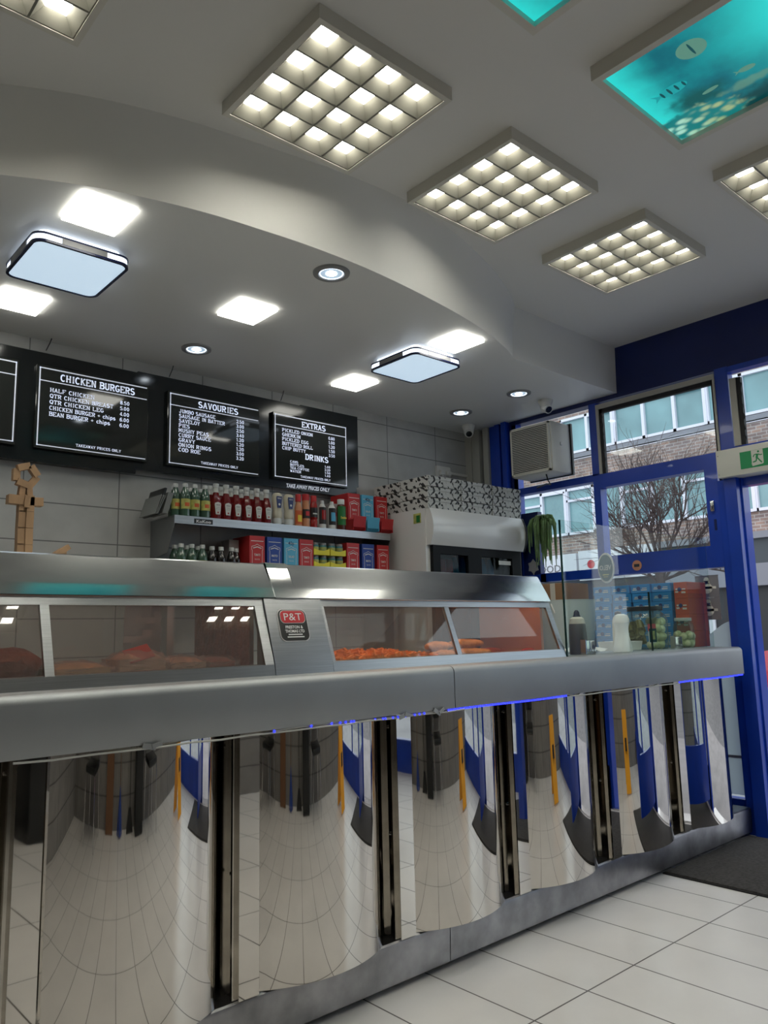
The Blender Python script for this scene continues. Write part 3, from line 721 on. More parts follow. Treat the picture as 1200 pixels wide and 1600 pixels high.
def aqua(x0, x1, y0, y1, label, fishy):
    pm = 'sea_print' if fishy else 'sea_print_plain'
    cx, cy = (x0+x1)/2, (y0+y1)/2; D = .06; f = .028
    t = thing('picture_light', label, 'ceiling light', (cx, cy, CZ), 'backlit underwater ceiling panels')
    mb = MB().box(x0,x1,y0,y0+f,CZ-D,CZ).box(x0,x1,y1-f,y1,CZ-D,CZ).box(x0,x0+f,y0+f,y1-f,CZ-D,CZ).box(x1-f,x1,y0+f,y1-f,CZ-D,CZ)
    mb.build('frame', 'off_white_plastic', t, smooth=False)
    MB().box(x0+f,x1-f,y0+f,y1-f,CZ-.04,CZ-.035).build('picture_panel', pm, t)
    Z = CZ-.0405
    def flat(pts, m, name, dz=0):
        b = MB(); b.poly([(x, y, Z-dz) for x, y in pts]); b.build(name, m, t, smooth=False, flip=False)
    if fishy:
        def ell(cx, cy, a, b, rot, n=20): return [(cx+a*math.cos(u)*math.cos(rot)-b*math.sin(u)*math.sin(rot), cy+a*math.cos(u)*math.sin(rot)+b*math.sin(u)*math.cos(rot)) for u in [2*math.pi*i/n for i in range(n)]]
        def fish(cx, cy, L, wd, rot, stripes, m, tail=True):
            fb = MB(); ps = ell(cx, cy, L, L*wd, rot)
            n = Vector((-math.sin(rot), math.cos(rot))); d = Vector((math.cos(rot), math.sin(rot))); c = Vector((cx, cy))
            fb.poly([(p, q, Z-.0010) for p, q in ps])
            if tail:
                for pts in ([c-d*L*.8, c-d*L*1.5+n*L*.45, c-d*L*1.25, c-d*L*1.5-n*L*.45],):
                    fb.poly([(p.x, p.y, Z-.0012) for p in pts])
            o = fb.build('fish_print', m, t, smooth=False, flip=False)
            for k in range(stripes):
                a = c + d*((k-(stripes-1)/2)*L*.52)
                b_ = MB(); b_.poly([(p, q, Z-.0016) for p, q in ell(a.x, a.y, L*.09, L*wd*(.85-.12*abs(k-1)), rot, 10)]); b_.build('stripe_print', 'sea_dark', o, smooth=False, flip=False)
        fish(2.435, 1.070, .052, .95, R(-90), 1, 'sea_fish', False)
        fish(2.580, 1.215, .055, .50, R(-92), 4, 'sea_pale', True)
        fish(2.680, .985, .030, .50, R(-85), 0, 'sea_fish', True)
        fish(2.690, 1.125, .032, .32, R(-95), 0, 'sea_fish', False)
aqua(2.285, 2.925, .74, 1.375, 'backlit ceiling picture of fish and coral in turquoise water, upper right', True)
aqua(1.305, 1.945, .74, 1.375, 'backlit turquoise ceiling picture cut by the top edge of the picture', False)

def led_square():
    t = thing('square_panel_light', '', 'ceiling light', (0,0,0), 'small frameless white square lights on the lowered ceiling')
    MB().rbox(-.11,.11,-.12,.12,-.016,-.006,.004).build('diffuser', 'lamp_white', t)
    MB().box(-.105,.105,-.115,.115,-.006,0).build('backplate', 'white_plastic', t)
    return t
lp = Proto(led_square())
for x, y, l in ((1.085, 2.88, 'glowing white square light above the left framed lamp, near the curved ceiling edge'),
                (2.045, 3.33, 'glowing white square light alone between the two large framed lamps'),
                (3.235, 2.95, 'glowing white square light just beyond the right framed lamp'),
                (3.24, 3.90, 'glowing white square light nearest the extras menu board'),
                (1.10, 3.925, 'glowing white square light cut by the left edge, above the menu boards')):
    lp.place((x, y, DZ), l)
for x, y in ((.1, 2.88), (.1, 3.9)):
    lp.place((x, y, DZ), 'glowing white square light past the left edge of the picture', group='square lights outside the frame')

def rr(w, h, r, n=6):
    pts = []
    for sx, sy, a0 in ((1,1,0),(-1,1,90),(-1,-1,180),(1,-1,270)):
        for k in range(n+1):
            a = R(a0+90*k/n); pts.append((sx*(w-r)+r*math.cos(a), sy*(h-r)+r*math.sin(a)))
    return pts
def framed():
    t = thing('framed_ceiling_light', '', 'ceiling light', (0,0,0), 'large framed cool white ceiling lights')
    W, H, r = .205, .215, .05
    MB().prism(rr(W-.035,H-.035,r-.02), 'Z', -.03, 0).build('light_band', 'lamp_cool_edge', t)
    b = MB(); b.prism(rr(W,H,r), 'Z', -.036, -.028); b.build('upper_rim', 'navy_trim', t)
    MB().prism(rr(W-.004,H-.004,r), 'Z', -.060, -.036).build('side_light', 'lamp_cool_edge', t)
    for sx in (-1, 1): MB().box(min(sx*W, sx*(W-.02)), max(sx*W, sx*(W-.02)), -.105, .105, -.0605, -.036).build('side_block', 'fixture_grey', t)
    for sy in (-1, 1): MB().box(-.095, .095, min(sy*H, sy*(H-.02)), max(sy*H, sy*(H-.02)), -.0605, -.036).build('side_block', 'fixture_grey', t)
    b = MB(); o_ = rr(W,H,r); i_ = rr(W-.013,H-.013,r-.012)
    for za, zb in ((-.070,-.060),):
        A = [b.bm.verts.new((x,y,za)) for x,y in o_]; B = [b.bm.verts.new((x,y,zb)) for x,y in o_]; C = [b.bm.verts.new((x,y,za)) for x,y in i_]; D = [b.bm.verts.new((x,y,zb)) for x,y in i_]
        n = len(o_)
        for k in range(n):
            j = (k+1)%n
            b.face([A[k],A[j],B[j],B[k]]); b.face([A[k],C[k],C[j],A[j]]); b.face([C[k],D[k],D[j],C[j]])
    b.build('lower_rim', 'navy_trim', t)
    MB().prism(rr(W-.013,H-.013,r-.012), 'Z', -.067, -.060).build('diffuser', 'lamp_cool', t)
    return t
fp = Proto(framed())
fp.place((1.115, 3.32, DZ), 'large rounded square lamp with dark rim and icy diffuser, left of the ceiling')
fp.place((3.24, 3.31, DZ), 'large rounded square lamp with dark rim near the middle, between two white squares')

def downlight():
    t = thing('round_downlight', '', 'downlight', (0,0,0), 'round recessed downlights on the lowered ceiling')
    b = MB(); P_ = [(.088,0),(.086,-.008),(.074,-.012),(.062,-.010),(.058,-.004)]
    rings = [[b.bm.verts.new((r*math.cos(2*math.pi*k/32), r*math.sin(2*math.pi*k/32), z)) for k in range(32)] for r, z in P_]
    for A, B in zip(rings, rings[1:]):
        for k in range(32): b.face([A[k], B[k], B[(k+1)%32], A[(k+1)%32]])
    b.build('bezel', 'fixture_grey', t)
    MB().lathe([(.058,-.0045),(.058,-.003)], seg=32).build('lens', 'lens_cool', t)
    MB().lathe([(.024,-.0075),(.026,-.0045)], seg=24).build('lamp', 'lamp_spot', t)
    b = MB(); b.tube([(.055*math.cos(2*math.pi*k/32), .055*math.sin(2*math.pi*k/32), -.006) for k in range(33)], .002, 5); b.build('bright_ring', 'lamp_cool_edge', t)
    return t
dp = Proto(downlight())
for x, y, l in ((2.122, 2.712, 'round downlight nearest the curved ceiling edge, largest of the four'),
                (2.10, 3.985, 'round downlight above the gap between the chicken and savouries boards'),
                (4.33, 3.365, 'round downlight near the right end, beside the camera over the vent'),
                (4.355, 3.955, 'round downlight beside the camera in the tiled corner')):
    dp.place((x, y, DZ), l)

def dome(loc, rot, label):
    t = thing('security_camera', label, 'security camera', loc, 'white dome security cameras')
    x, y, z = loc
    MB().lathe([(.055,0),(.055,-.012),(.048,-.03),(.04,-.05)], loc, 20).build('base', 'white_plastic', t)
    b = MB().blob((x, y, z-.055), (.042, .042, .042), 3); b.build('eyeball', 'white_plastic', t)
    d = Vector((math.cos(rot)*.75, math.sin(rot)*.75, -.55)).normalized()
    u = Vector((-d.y, d.x, 0)).normalized(); v = d.cross(u); c = Vector((x, y, z-.055))
    def ring(r, h): return [(c + d*h + r*(math.cos(a)*u+math.sin(a)*v)) for a in [2*math.pi*k/20 for k in range(20)]]
    b = MB(); A = [b.bm.verts.new(p) for p in ring(.034, .02)]; B = [b.bm.verts.new(p) for p in ring(.032, .046)]
    for k in range(20): b.face([A[k], A[(k+1)%20], B[(k+1)%20], B[k]])
    b.face(B); b.build('hood', 'white_plastic', t)
    b = MB(); b.face([b.bm.verts.new(p) for p in ring(.025, .0475)]); b.build('lens', 'black_gloss', t)
dome((4.70, 4.19, DZ), R(225), 'white dome camera in the corner over the tiled wall')
dome((4.63, 3.355, DZ), R(250), 'white dome camera above the air vent by the window')

# ------------------------------------------------------------------ serving counter
CY = 2.19
sc = thing('serving_counter', 'long steel serving counter faced with curved mirror panels', 'counter', (2.0, 2.6, 0))
XL, XR = -.65, 4.865
MB().box(XL, XR-.12, 2.36, 2.75, .165, 1.06).build('carcass', 'shadow_gap', sc)
MB().box(XL, XR-.03, 2.24, 2.74, 0, .04).build('kick_recess', 'shadow_gap', sc)
for a, b in ((XL, 2.236), (2.240, XR-.03)):
    p = MB(); prof = [(2.20,.022),(2.194,.028),(2.190,.150),(2.193,.160),(2.200,.165),(2.75,.165),(2.75,.022)]
    p.prism(prof, 'X', a, b).build('plinth', 'plinth_steel', sc)
def curved(cx, hw, right=True, name='mirror_panel'):
    Rr = .45; b = MB(); yc = 2.126+Rr; prof = []
    n = 28; am = math.asin(min(.97, hw/Rr))
    for k in range(n+1):
        a = -am + 2*am*k/n; prof.append((cx+Rr*math.sin(a), yc-Rr*math.cos(a)))
    b.sheet(prof, 'Z', .167, .99)
    inner = [(x, y+.004) for x, y in prof]; b.sheet(inner, 'Z', .167, .99)
    b.bm.verts.ensure_lookup_table()
    return b.build(name, 'mirror_steel', sc, flip=False, ang=60)
pil = [.062+.672*k for k in range(-1, 7)]          # x of the pilaster's right front edge, period .672 ending at 4.094
pil = [-.61, .062, .735, 1.395, 2.060, 2.727, 3.425, 4.105]
for i, x in enumerate(pil):
    w_ = .072
    b = MB(); b.prism([(x-w_, 2.188), (x, 2.188), (x, 2.34), (x-w_, 2.34)], 'Z', .166, .985)
    p = b.build('pilaster', 'mirror_steel' , sc)
    b = MB(); b.box(x-w_-.014, x-w_, 2.205, 2.215, .166, .985).box(x-w_-.016, x-w_, 2.262, 2.272, .166, .985).box(x-w_-.055, x-w_-.012, 2.30, 2.34, .166, .985)
    b.build('edge_strip', 'trim_steel', p)
    b = MB()
    for z in (.52, .90):
        for yy in (2.235, 2.29): b.lathe([(.007,0),(.006,-.004),(.002,-.006)], (x-w_-.0, yy, z), 10, axis='X')
    b.build('screw', 'chrome', p)
ends = pil[1:] + [4.775]
for i in range(len(pil)):
    curved(pil[i]+.266, .255)
    MB().box(pil[i]-.0, ends[i]-.06, 2.352, 2.357, .166, .985).build('backing_plate', 'trim_steel', sc)
MB().box(4.66, 4.70, 2.24, 2.75, .165, .985).build('end_cheek', 'blue_paint', sc)

ct = thing('countertop', 'folded stainless steel countertop with deep rolled front edge', 'worktop', (2.0, 2.6, .957))
LY, TZ = 2.112, 1.114
def lipprof():
    pr = [(LY+.025,.957),(LY+.002,.955),(LY,.958),(LY,TZ-.026)]
    for k in range(1, 7):
        a = R(15*k); pr.append((LY+.026*(1-math.cos(a)), TZ-.026+.026*math.sin(a)))
    return pr + [(2.79,TZ),(2.79,1.09),(2.216,1.075),(LY+.03,1.075)]
XE = 4.735
MB().prism(lipprof(), 'X', XL, 2.226).build('worktop_panel', 'satin_steel', ct, ang=40)
MB().prism(lipprof(), 'X', 2.230, XE).build('worktop_panel', 'satin_steel', ct, ang=40)

def ledrun(x0, x1, label, sag=.0, step=.012, dens=1.0):
    b = MB(); n = int((x1-x0)/step); c = MB(); cp = []
    rl = random.Random(int(x0*10))
    for k in range(n):
        x = x0+k*step; z = .950+sag*math.sin(k*.11)
        if rl.random() < dens: b.box(x, x+step*.42, LY+.001, LY+.005, z-.0035, z+.0035)
    for k in range(0, n+1, 4): cp.append((x0+k*step, LY+.008, .951+sag*math.sin(k*.11)))
    t = thing('led_strip', label, 'light strip', (x0, LY, .951))
    c.tube(cp, .004, 5).build('tape', 'cable_white', t); b.build('diodes', 'led_blue', t, smooth=False)
ledrun(2.19, 2.965, 'glowing blue LED strip under the middle of the counter edge', .001)
ledrun(3.96, 4.73, 'glowing blue LED strip under the far right end of the counter edge', .001)
ledrun(1.40, 2.165, 'sparse failing blue LED strip under the counter edge, left of the seam', .003, dens=.22)
b = MB(); b.tube([(.63+.097*k, LY+.003+.003*math.sin(k), .948-.004*abs(math.sin(k*1.3))) for k in range(18)], .003, 5)
tag(b.build('loose_cable', 'cable_white', loc=(1.2, LY, .945)), 'loose pale cable drooping under the left half of the counter edge', 'cable')
b = MB(); b.tube([(2.97+.097*k, LY+.003, .948-.003*abs(math.sin(k*1.1))) for k in range(11)], .003, 5)
tag(b.build('loose_cable', 'cable_white', loc=(3.5, LY, .945)), 'thin cable running between the two bright blue LED runs', 'cable')
for x, l, rz in ((.985, 'grey tape patch hanging farthest left under the counter edge', .2), (1.95, 'grey tape patch holding the cable beside the broken LED run', -.3), (2.125, 'crumpled grey tape patch just left of the bright LED run', .5)):
    b = MB(); rt_ = Matrix.Rotation(rz, 3, 'Y'); b.obox((x, LY-.003, .950), (.040, .003, .015), rt_).obox((x+.022, LY-.006, .953), (.03, .003, .011), Matrix.Rotation(-rz, 3, 'Y'))
    tag(b.build('tape_patch', 'duct_tape', loc=(x, LY, .945)), l, 'tape', 'tape patches under the counter edge')

# ------------------------------------------------------------------ heated display cabinets (profile in y,z)
B0, B1, G0, G1, K0, K1 = (2.240,1.112), (2.248,1.150), (2.262,1.152), (2.325,1.352), (2.322,1.378), (2.378,1.505)
def cabinet(x0, x1, div, label, endpanel, heat='heat_lamp'):
    t = thing('heated_cabinet', label, 'display cabinet', ((x0+x1)/2, 2.6, 1.112), 'heated glass display cabinets on the counter')
    b = MB()
    b.prism([B0, B1, (2.275,1.152), (2.275,1.112)], 'X', x0, x1)
    b.build('base_rail', 'brushed_steel', t)
    b = MB(); b.prism([(2.318,1.350),(2.326,1.376),(2.36,1.376),(2.35,1.350)], 'X', x0, x1).build('top_rail', 'brushed_steel', t)
    def post(xa, xb, nm='post'):
        q = MB(); q.prism([B1, (2.320,1.352), (2.335,1.352), (2.262,1.150)], 'X', xa, xb); q.build(nm, 'brushed_steel', t)
    post(x0, x0+.014); post(x1-.035, x1)
    edges = [x0+.014] + [v for dd in div for v in (dd-.014, dd+.014)] + [x1-.035]
    for dd in div: post(dd-.013, dd+.013)
    for k in range(0, len(edges), 2):
        q = MB(); q.prism([(2.254,1.151),(2.324,1.351),(2.328,1.350),(2.258,1.150)], 'X', edges[k], edges[k+1]); q.build('glass_pane', 'display_glass', t)
    # interior floor, back glass, heater hood and end panels
    MB().box(x0, x1, 2.262, 2.77, 1.1145, 1.119).build('hot_plate', 'inner_steel', t)
    MB().box(x0+.01, x1-.01, 2.760, 2.764, 1.118, 1.46).build('rear_glass', 'display_glass', t)
    MB().box(x1-.030, x1-.012, 2.36, 2.755, 1.118, 1.45).build('end_panel', endpanel, t)
    h = MB().box(x0+.05, x1-.08, 2.40, 2.46, 1.395, 1.40); h.build('heat_element', heat, t)
    return t
cl = cabinet(XL, 1.492, (-.1, .755), 'long left heated cabinet holding wrapped packs and meat', 'meat_brown', 'heat_lamp_dim')
cr = cabinet(1.742, 3.143, (2.412,), 'right heated cabinet holding chips and sausages', 'copper_panel')
def canopy(parent, x0, x1, end=False):
    b = MB(); b.prism([K0, (2.314,1.380), (2.3305,1.412), (2.3345,1.419), (2.384,1.502), (2.390,1.506), (2.78,1.506), (2.78,1.47), (2.42,1.47), (2.36,1.378)], 'X', x0, x1)
    return b.build('canopy', 'canopy_steel', parent, ang=20)
canopy(cl, XL, 1.545); canopy(cr, 1.628, 3.143)
mid_ = thing('cabinet_column', 'flat steel column with maker badge between the two heated cabinets', 'panel', (1.617, 2.5, 1.112))
MB().prism([B0, (2.246,1.150), (2.320,1.378), (2.36,1.378), (2.36,1.112)], 'X', 1.494, 1.740).build('face_panel', 'brushed_steel', mid_)
MB().prism([(2.318,1.374), (2.311,1.379), (2.3275,1.4125), (2.3315,1.4195), (2.381,1.5045), (2.388,1.510), (2.78,1.510), (2.78,1.506), (2.38,1.506)], 'X', 1.54, 1.632).build('cover_strip', 'canopy_steel', mid_, ang=25)
# badge on the sloping face
A0 = Vector((0, 2.246, 1.150)); A1 = Vector((0, 2.320, 1.378)); uz = (A1-A0).normalized(); nrm = Vector((0, -uz.z, uz.y))
def onface(x, t_, off): return Vector((x, 0, 0)) + A0 + uz*t_ + nrm*off
def badge(pts, m, off, name, th=.002, parent=None):
    b = MB(); A = [b.bm.verts.new(onface(x, t_, off)) for x, t_ in pts]; B = [b.bm.verts.new(onface(x, t_, off+th)) for x, t_ in pts]
    n = len(pts)
    for k in range(n): b.face([A[k], A[(k+1)%n], B[(k+1)%n], B[k]])
    b.face(B); return b.build(name, m, parent or mid_)
bc = (1.598, .138)
def rrp(cx, cy, w, h, r): return [(cx+x, cy+y) for x, y in rr(w, h, r)]
bd = badge(rrp(bc[0], bc[1], .0625, .060, .024), 'badge_white', .0005, 'maker_badge')
badge(rrp(bc[0], bc[1], .0595, .057, .022), 'badge_black', .002, 'badge_field', parent=bd)
badge(rrp(bc[0], bc[1]+.030, .053, .024, .017), 'badge_white', .0042, 'badge_rim', .001, bd)
badge(rrp(bc[0], bc[1]+.030, .051, .022, .016), 'badge_red', .0052, 'badge_plate', .001, bd)
b = MB(); b.text('P&T', onface(bc[0], bc[1]+.0165, .0068), (1,0,0), uz, width=.076, height=.027, align='C')
b.text('PRESTON &', onface(bc[0], bc[1]-.013, .0045), (1,0,0), uz, width=.074, height=.0105, align='C', bold=.03)
b.text('THOMAS LTD', onface(bc[0], bc[1]-.028, .0045), (1,0,0), uz, width=.082, height=.0105, align='C', bold=.03)
b.box
for t_, w_ in ((bc[1]-.037, .03), (bc[1]-.046, .036)):
    b.poly([onface(bc[0]-w_, t_, .0045), onface(bc[0]+w_, t_, .0045), onface(bc[0]+w_, t_+.004, .0045), onface(bc[0]-w_, t_+.004, .0045)])
b.build('badge_lettering', 'badge_white', bd, smooth=False)

# ------------------------------------------------------------------ food
rf = random.Random(11)
def rot_any(a, b_, c): return (Matrix.Rotation(a, 3, 'Z') @ Matrix.Rotation(b_, 3, 'Y') @ Matrix.Rotation(c, 3, 'X'))
b = MB(); b.blob((2.14, 2.55, 1.131), (.26, .18, .011), 3)
for k in range(620):
    x = rf.uniform(1.84, 2.42); y = rf.uniform(2.36, 2.72); hgt = .034*max(0, 1-((x-2.13)/.36)**2) * (1-((y-2.56)/.26)**2)+.004
    b.obox((x, y, 1.131+max(0, hgt)*rf.uniform(.7, 1.15)), (rf.uniform(.045, .075), .011, .011), rot_any(rf.uniform(0, 3.1), rf.uniform(-.35, .35), 0))
tag(b.build('chips', 'chips_gold', loc=(2.13, 2.5, 1.118), smooth=False), 'golden heap of chips in the right heated cabinet', 'chips', kind='stuff')
def roll_(name, m, c, L, r, rz, label, grp, cat, jit=0):
    b = MB(); n = 10; pts = []; rad = []
    for k in range(n+1):
        u = k/n; a = (u-.5)*L; pts.append((c[0]+a*math.cos(rz), c[1]+a*math.sin(rz), c[2]+.012*math.sin(u*math.pi)*0)); rad.append(r*max(.25, min(1, math.sin(math.pi*min(max(u, .04), .96))**.35))*(1+rf.uniform(-jit, jit)))
    b.tube(pts, rad, 12)
    tag(b.build(name, m, loc=c, ang=80), label, cat, grp)
for k, (x, y, z) in enumerate(((2.78,2.52,1.143),(2.80,2.60,1.143),(2.79,2.56,1.186),(2.57,2.50,1.140),(2.60,2.58,1.140),(2.58,2.54,1.180))):
    roll_('battered_sausage', 'batter', (x, y, z), .25 if k < 3 else .17, .024, .05*(k%3)-.03, ('front bottom', 'rear bottom', 'topmost')[k%3] + ' battered sausage of the ' + ('longer pile right of the cabinet divider' if k < 3 else 'shorter pile left of the cabinet divider'), 'battered sausages', 'sausage', .10)
roll_('sausage', 'sausage', (3.03, 2.62, 1.140), .20, .021, .1, 'plain brown sausage lying beside the battered pile', 'plain sausages', 'sausage')
roll_('sausage', 'saveloy', (3.06, 2.40, 1.139), .13, .020, .12, 'bright red sausage at the right end of the heated cabinet', 'plain sausages', 'sausage')
b = MB(); b.blob((.70, 2.50, 1.176), (.11, .10, .055), 3, .06)
tag(b.build('meat_joint', 'meat_brown', loc=(.70, 2.52, 1.118)), 'dark rough brown piece of meat at the far left of the cabinet', 'meat')
def pack(c, size, rz, m, label):
    t = thing('wrapped_pack', label, 'food pack', (c[0], c[1], 1.118), 'film wrapped packs in the left heated cabinet')
    b = MB(); q = bmesh.new(); bmesh.ops.create_cube(q, size=1); bmesh.ops.subdivide_edges(q, edges=q.edges[:], cuts=4, use_grid_fill=True)
    for v in q.verts:
        l = v.co*2; k = (1-.25*abs(l.x*l.y)) ; v.co = Vector((l.x*size[0]/2, l.y*size[1]/2, l.z*size[2]/2*(1-.55*max(abs(l.x), abs(l.y))**3)))
    bmesh.ops.transform(q, matrix=Matrix.Translation(c) @ Matrix.Rotation(rz, 4, 'Z'), verts=q.verts)
    b.join(q); b.build('contents', m, t)
    b = MB(); q = bmesh.new(); bmesh.ops.create_cube(q, size=1); bmesh.ops.subdivide_edges(q, edges=q.edges[:], cuts=7, use_grid_fill=True)
    for v in q.verts:
        l = v.co*2; v.co = Vector((l.x*(size[0]/2+.012), l.y*(size[1]/2+.012), l.z*(size[2]/2+.006)*(1-.6*max(abs(l.x), abs(l.y))**3) )) + Vector([rf.uniform(-.005, .005) for _ in range(3)])
    bmesh.ops.transform(q, matrix=Matrix.Translation(c) @ Matrix.Rotation(rz, 4, 'Z'), verts=q.verts)
    b.join(q); b.build('film_wrap', 'wrap_film', t, smooth=False)
    return t
mat('bread_tan', (.62, .42, .20), .6, var=.2, vscale=20); mat('bread_red', (.50, .10, .06), .5, var=.35, vscale=22); mat('bread_pale', (.72, .50, .38), .6, var=.3, vscale=18)
pack((.90, 2.47, 1.150), (.17, .14, .058), .1, 'bread_tan', 'flat tan pack left of the red topped pack')
p1 = pack((1.10, 2.47, 1.164), (.15, .13, .085), -.06, 'bread_pale', 'bulging pack with red printed top in the middle of the left cabinet')
b = MB(); b.obox((1.09, 2.425, 1.200), (.085, .06, .002), rot_any(.0, -.25, .75)); b.build('red_label', 'carton_red', p1)
pack((1.258, 2.47, 1.152), (.12, .13, .062), .05, 'bread_pale', 'pale pack between the red topped pack and the rightmost one')
pack((1.388, 2.47, 1.150), (.10, .12, .058), -.05, 'bread_red', 'reddish pack nearest the dark end wall of the left cabinet')
b = MB(); pts = []
for i in range(7):
    for j in range(9):
        pts.append((1.14+.035*i*.65 + rf.uniform(-.004,.004), 2.66+rf.uniform(-.012,.012), 1.19+.022*j))
vs = [b.bm.verts.new(p) for p in pts]
for i in range(6):
    for j in range(8): b.face([vs[i*9+j], vs[i*9+j+1], vs[(i+1)*9+j+1], vs[(i+1)*9+j]])
tag(b.build('plastic_bag', 'bag_film', loc=(1.22, 2.66, 1.19)), 'crinkled clear bluish plastic bag hanging inside the left cabinet', 'bag')

# ------------------------------------------------------------------ glass screens and things on the counter end
def screen(x0, x1, y, z1, label):
    t = thing('glass_screen', label, 'glass screen', ((x0+x1)/2, y, 1.112), 'glass screens on the counter end')
    MB().box(x0+.004, x1-.004, y-.003, y+.003, 1.113, z1).build('pane', 'clear_glass', t)
    MB().box(x0-.002, x0+.005, y-.004, y+.004, 1.113, z1).build('left_edge', 'glass_edge', t)
    MB().box(x1-.002, x1, y-.003, y+.003, 1.113, z1).build('right_edge', 'clear_glass', t)
    return t
screen(3.150, 4.655, 2.242, 1.775, 'tall clear glass screen standing at the front of the counter end')
screen(3.972, 4.60, 2.262, 1.437, 'lower clear glass screen with dark left edge behind the tall one')
for x, l in ((3.385, 'small steel clamp block at the left foot of the tall glass screen'), (4.27, 'small steel clamp block at the right foot of the tall glass screen')):
    t = thing('screen_clamp', l, 'clamp', (x, 2.25, 1.112), 'steel clamp blocks of the glass screen')
    b = MB().rbox(x-.045, x+.04, 2.262, 2.285, 1.112, 1.185, .003); b.build('block', 'trim_steel', t)
    b = MB().box(x-.052, x-.044, 2.258, 2.288, 1.112, 1.19)
    for k in range(4): b.lathe([(.006,0),(.005,-.004)], (x-.03+.02*k, 2.262, 1.135), 8, axis='Y')
    b.build('bolts', 'chrome', t)
def at(x, y): return (x, y, 1.1145)
# squeezy and shaker bottles
def bottle_thing(name, label, cat, loc, parts, grp=None):
    t = thing(name, label, cat, (0,0,0), grp)
    for nm, m, prof, kw in parts: MB().lathe(prof, seg=kw.get('seg', 18), sx=kw.get('sx', 1), sy=kw.get('sy', 1)).build(nm, m, t, ang=kw.get('ang', 40))
    t.location = loc; return t
bottle_thing('squeeze_bottle', 'dark grey squeeze bottle with pointed black nozzle behind the glass screen', 'bottle', at(3.42, 2.36),
    [('body', 'vinegar_grey', [(.044,0),(.046,.01),(.046,.09),(.042,.15),(.040,.155)], {}), ('shoulder', 'off_white_plastic', [(.041,.155),(.036,.18),(.022,.19)], {}), ('nozzle', 'black_plastic', [(.022,.19),(.016,.20),(.014,.215),(.006,.225)], {})])
bottle_thing('salt_shaker', 'tall cream plastic shaker with waisted body behind the glass screen', 'shaker', at(3.77, 2.32),
    [('body', 'foam_white', [(.050,0),(.052,.012),(.046,.04),(.036,.09),(.035,.125),(.041,.15),(.043,.155)], {}), ('lid', 'white_plastic', [(.043,.156),(.043,.175),(.034,.195),(.015,.203)], {})])
bottle_thing('squeeze_bottle', 'cream squeeze bottle with black cap standing just behind the cream shaker', 'bottle', at(3.905, 2.42),
    [('body', 'mayo_cream', [(.036,0),(.037,.01),(.036,.12),(.033,.17),(.026,.19),(.018,.195)], {}), ('cap', 'black_plastic', [(.018,.195),(.018,.215),(.007,.222)], {})])
def bigjar(loc, r, h, label, lid, eggs, dark):
    t = thing('pickle_jar', label, 'jar', loc, 'big catering jars on the counter end')
    x, y, z = loc
    MB().lathe([(r*.93,0),(r,.015),(r,h*.68),(r*.93,h*.80),(r*.74,h*.90),(r*.74,h)], loc, 28).build('glass', 'jar_glass', t)
    MB().lathe([(r*.80,h*.92),(r*.81,h*.93),(r*.81,h*1.02),(r*.78,h*1.03)], loc, 28).build('lid', lid, t)
    re = random.Random(4); k = 0
    if dark:
        b = MB()
        for k in range(26):
            a = re.uniform(1.7, 3.5); q = re.uniform(.3, .72)*r; b.tube([(x+q*math.cos(a), y+q*math.sin(a), z+.03+re.random()*h*.5), (x+q*math.cos(a)+.02, y+q*math.sin(a)+.02, z+.05+re.random()*h*.5)], .017, 8)
        b.build('gherkins', 'gherkin', t)
    b = MB()
    for lvl in range(eggs):
        for k in range(8 if not dark else 5):
            a = (k*.785 if not dark else -2.35+k*.40)+lvl*.3; q = r*.70
            q *= re.uniform(.9, 1.06); b.blob((x+q*math.cos(a+.1*(lvl%2)), y+q*math.sin(a+.1*(lvl%2)), z+.030+lvl*.043+re.uniform(-.008,.008)), (.025, .024, .026), 2)
    b.build('pickled_eggs', 'egg_white', t)
    return t
jt = bigjar(at(4.33, 2.50), .128, .245, 'largest pickle jar with black lid, gherkins and eggs inside', 'lid_black', 4, True)
MB().box(4.16, 4.235, 2.385, 2.387, 1.15, 1.24).build('jar_label', 'label_white', jt)
MB().box(4.15, 4.24, 2.383, 2.384, 1.22, 1.262).build('label_banner', 'carton_red', jt)
bigjar(at(4.60, 2.40), .062, .175, 'smaller jar of pickled eggs right of the largest jar', 'cap_white', 2, False)
b = MB(); b.box(3.985, 4.05, 2.275, 2.282, 1.16, 1.235)
tc_ = b.build('price_card', 'sticker_teal', loc=(4.02, 2.28, 1.16)); tag(tc_, 'small teal card fixed by the dark edge of the lower glass screen', 'card')
MB().box(4.005, 4.03, 2.273, 2.2745, 1.175, 1.222).build('card_print', 'label_lime', tc_)
b = MB(); b.prism([(3.98,1.1145),(4.16,1.1145),(4.18,1.165),(3.96,1.165)], 'Y', 2.44, 2.60)
tag(b.build('foam_tray', 'foam_white', loc=(4.07, 2.52, 1.113)), 'white foam tray stack beside the largest jar', 'tray')
b = MB()
pp = []
for i in range(9):
    for j in range(5): pp.append(b.bm.verts.new((3.50+.035*i, 2.42+.05*j, 1.119+.022*math.sin(i*.5+j*.4)**2)))
for i in range(8):
    for j in range(4): b.face([pp[i*5+j], pp[i*5+j+1], pp[(i+1)*5+j+1], pp[(i+1)*5+j]])
tag(b.build('paper_wrap', 'paper_white', loc=(3.6, 2.5, 1.113)), 'loose curled sheet of white wrapping paper behind the squeeze bottle', 'paper')

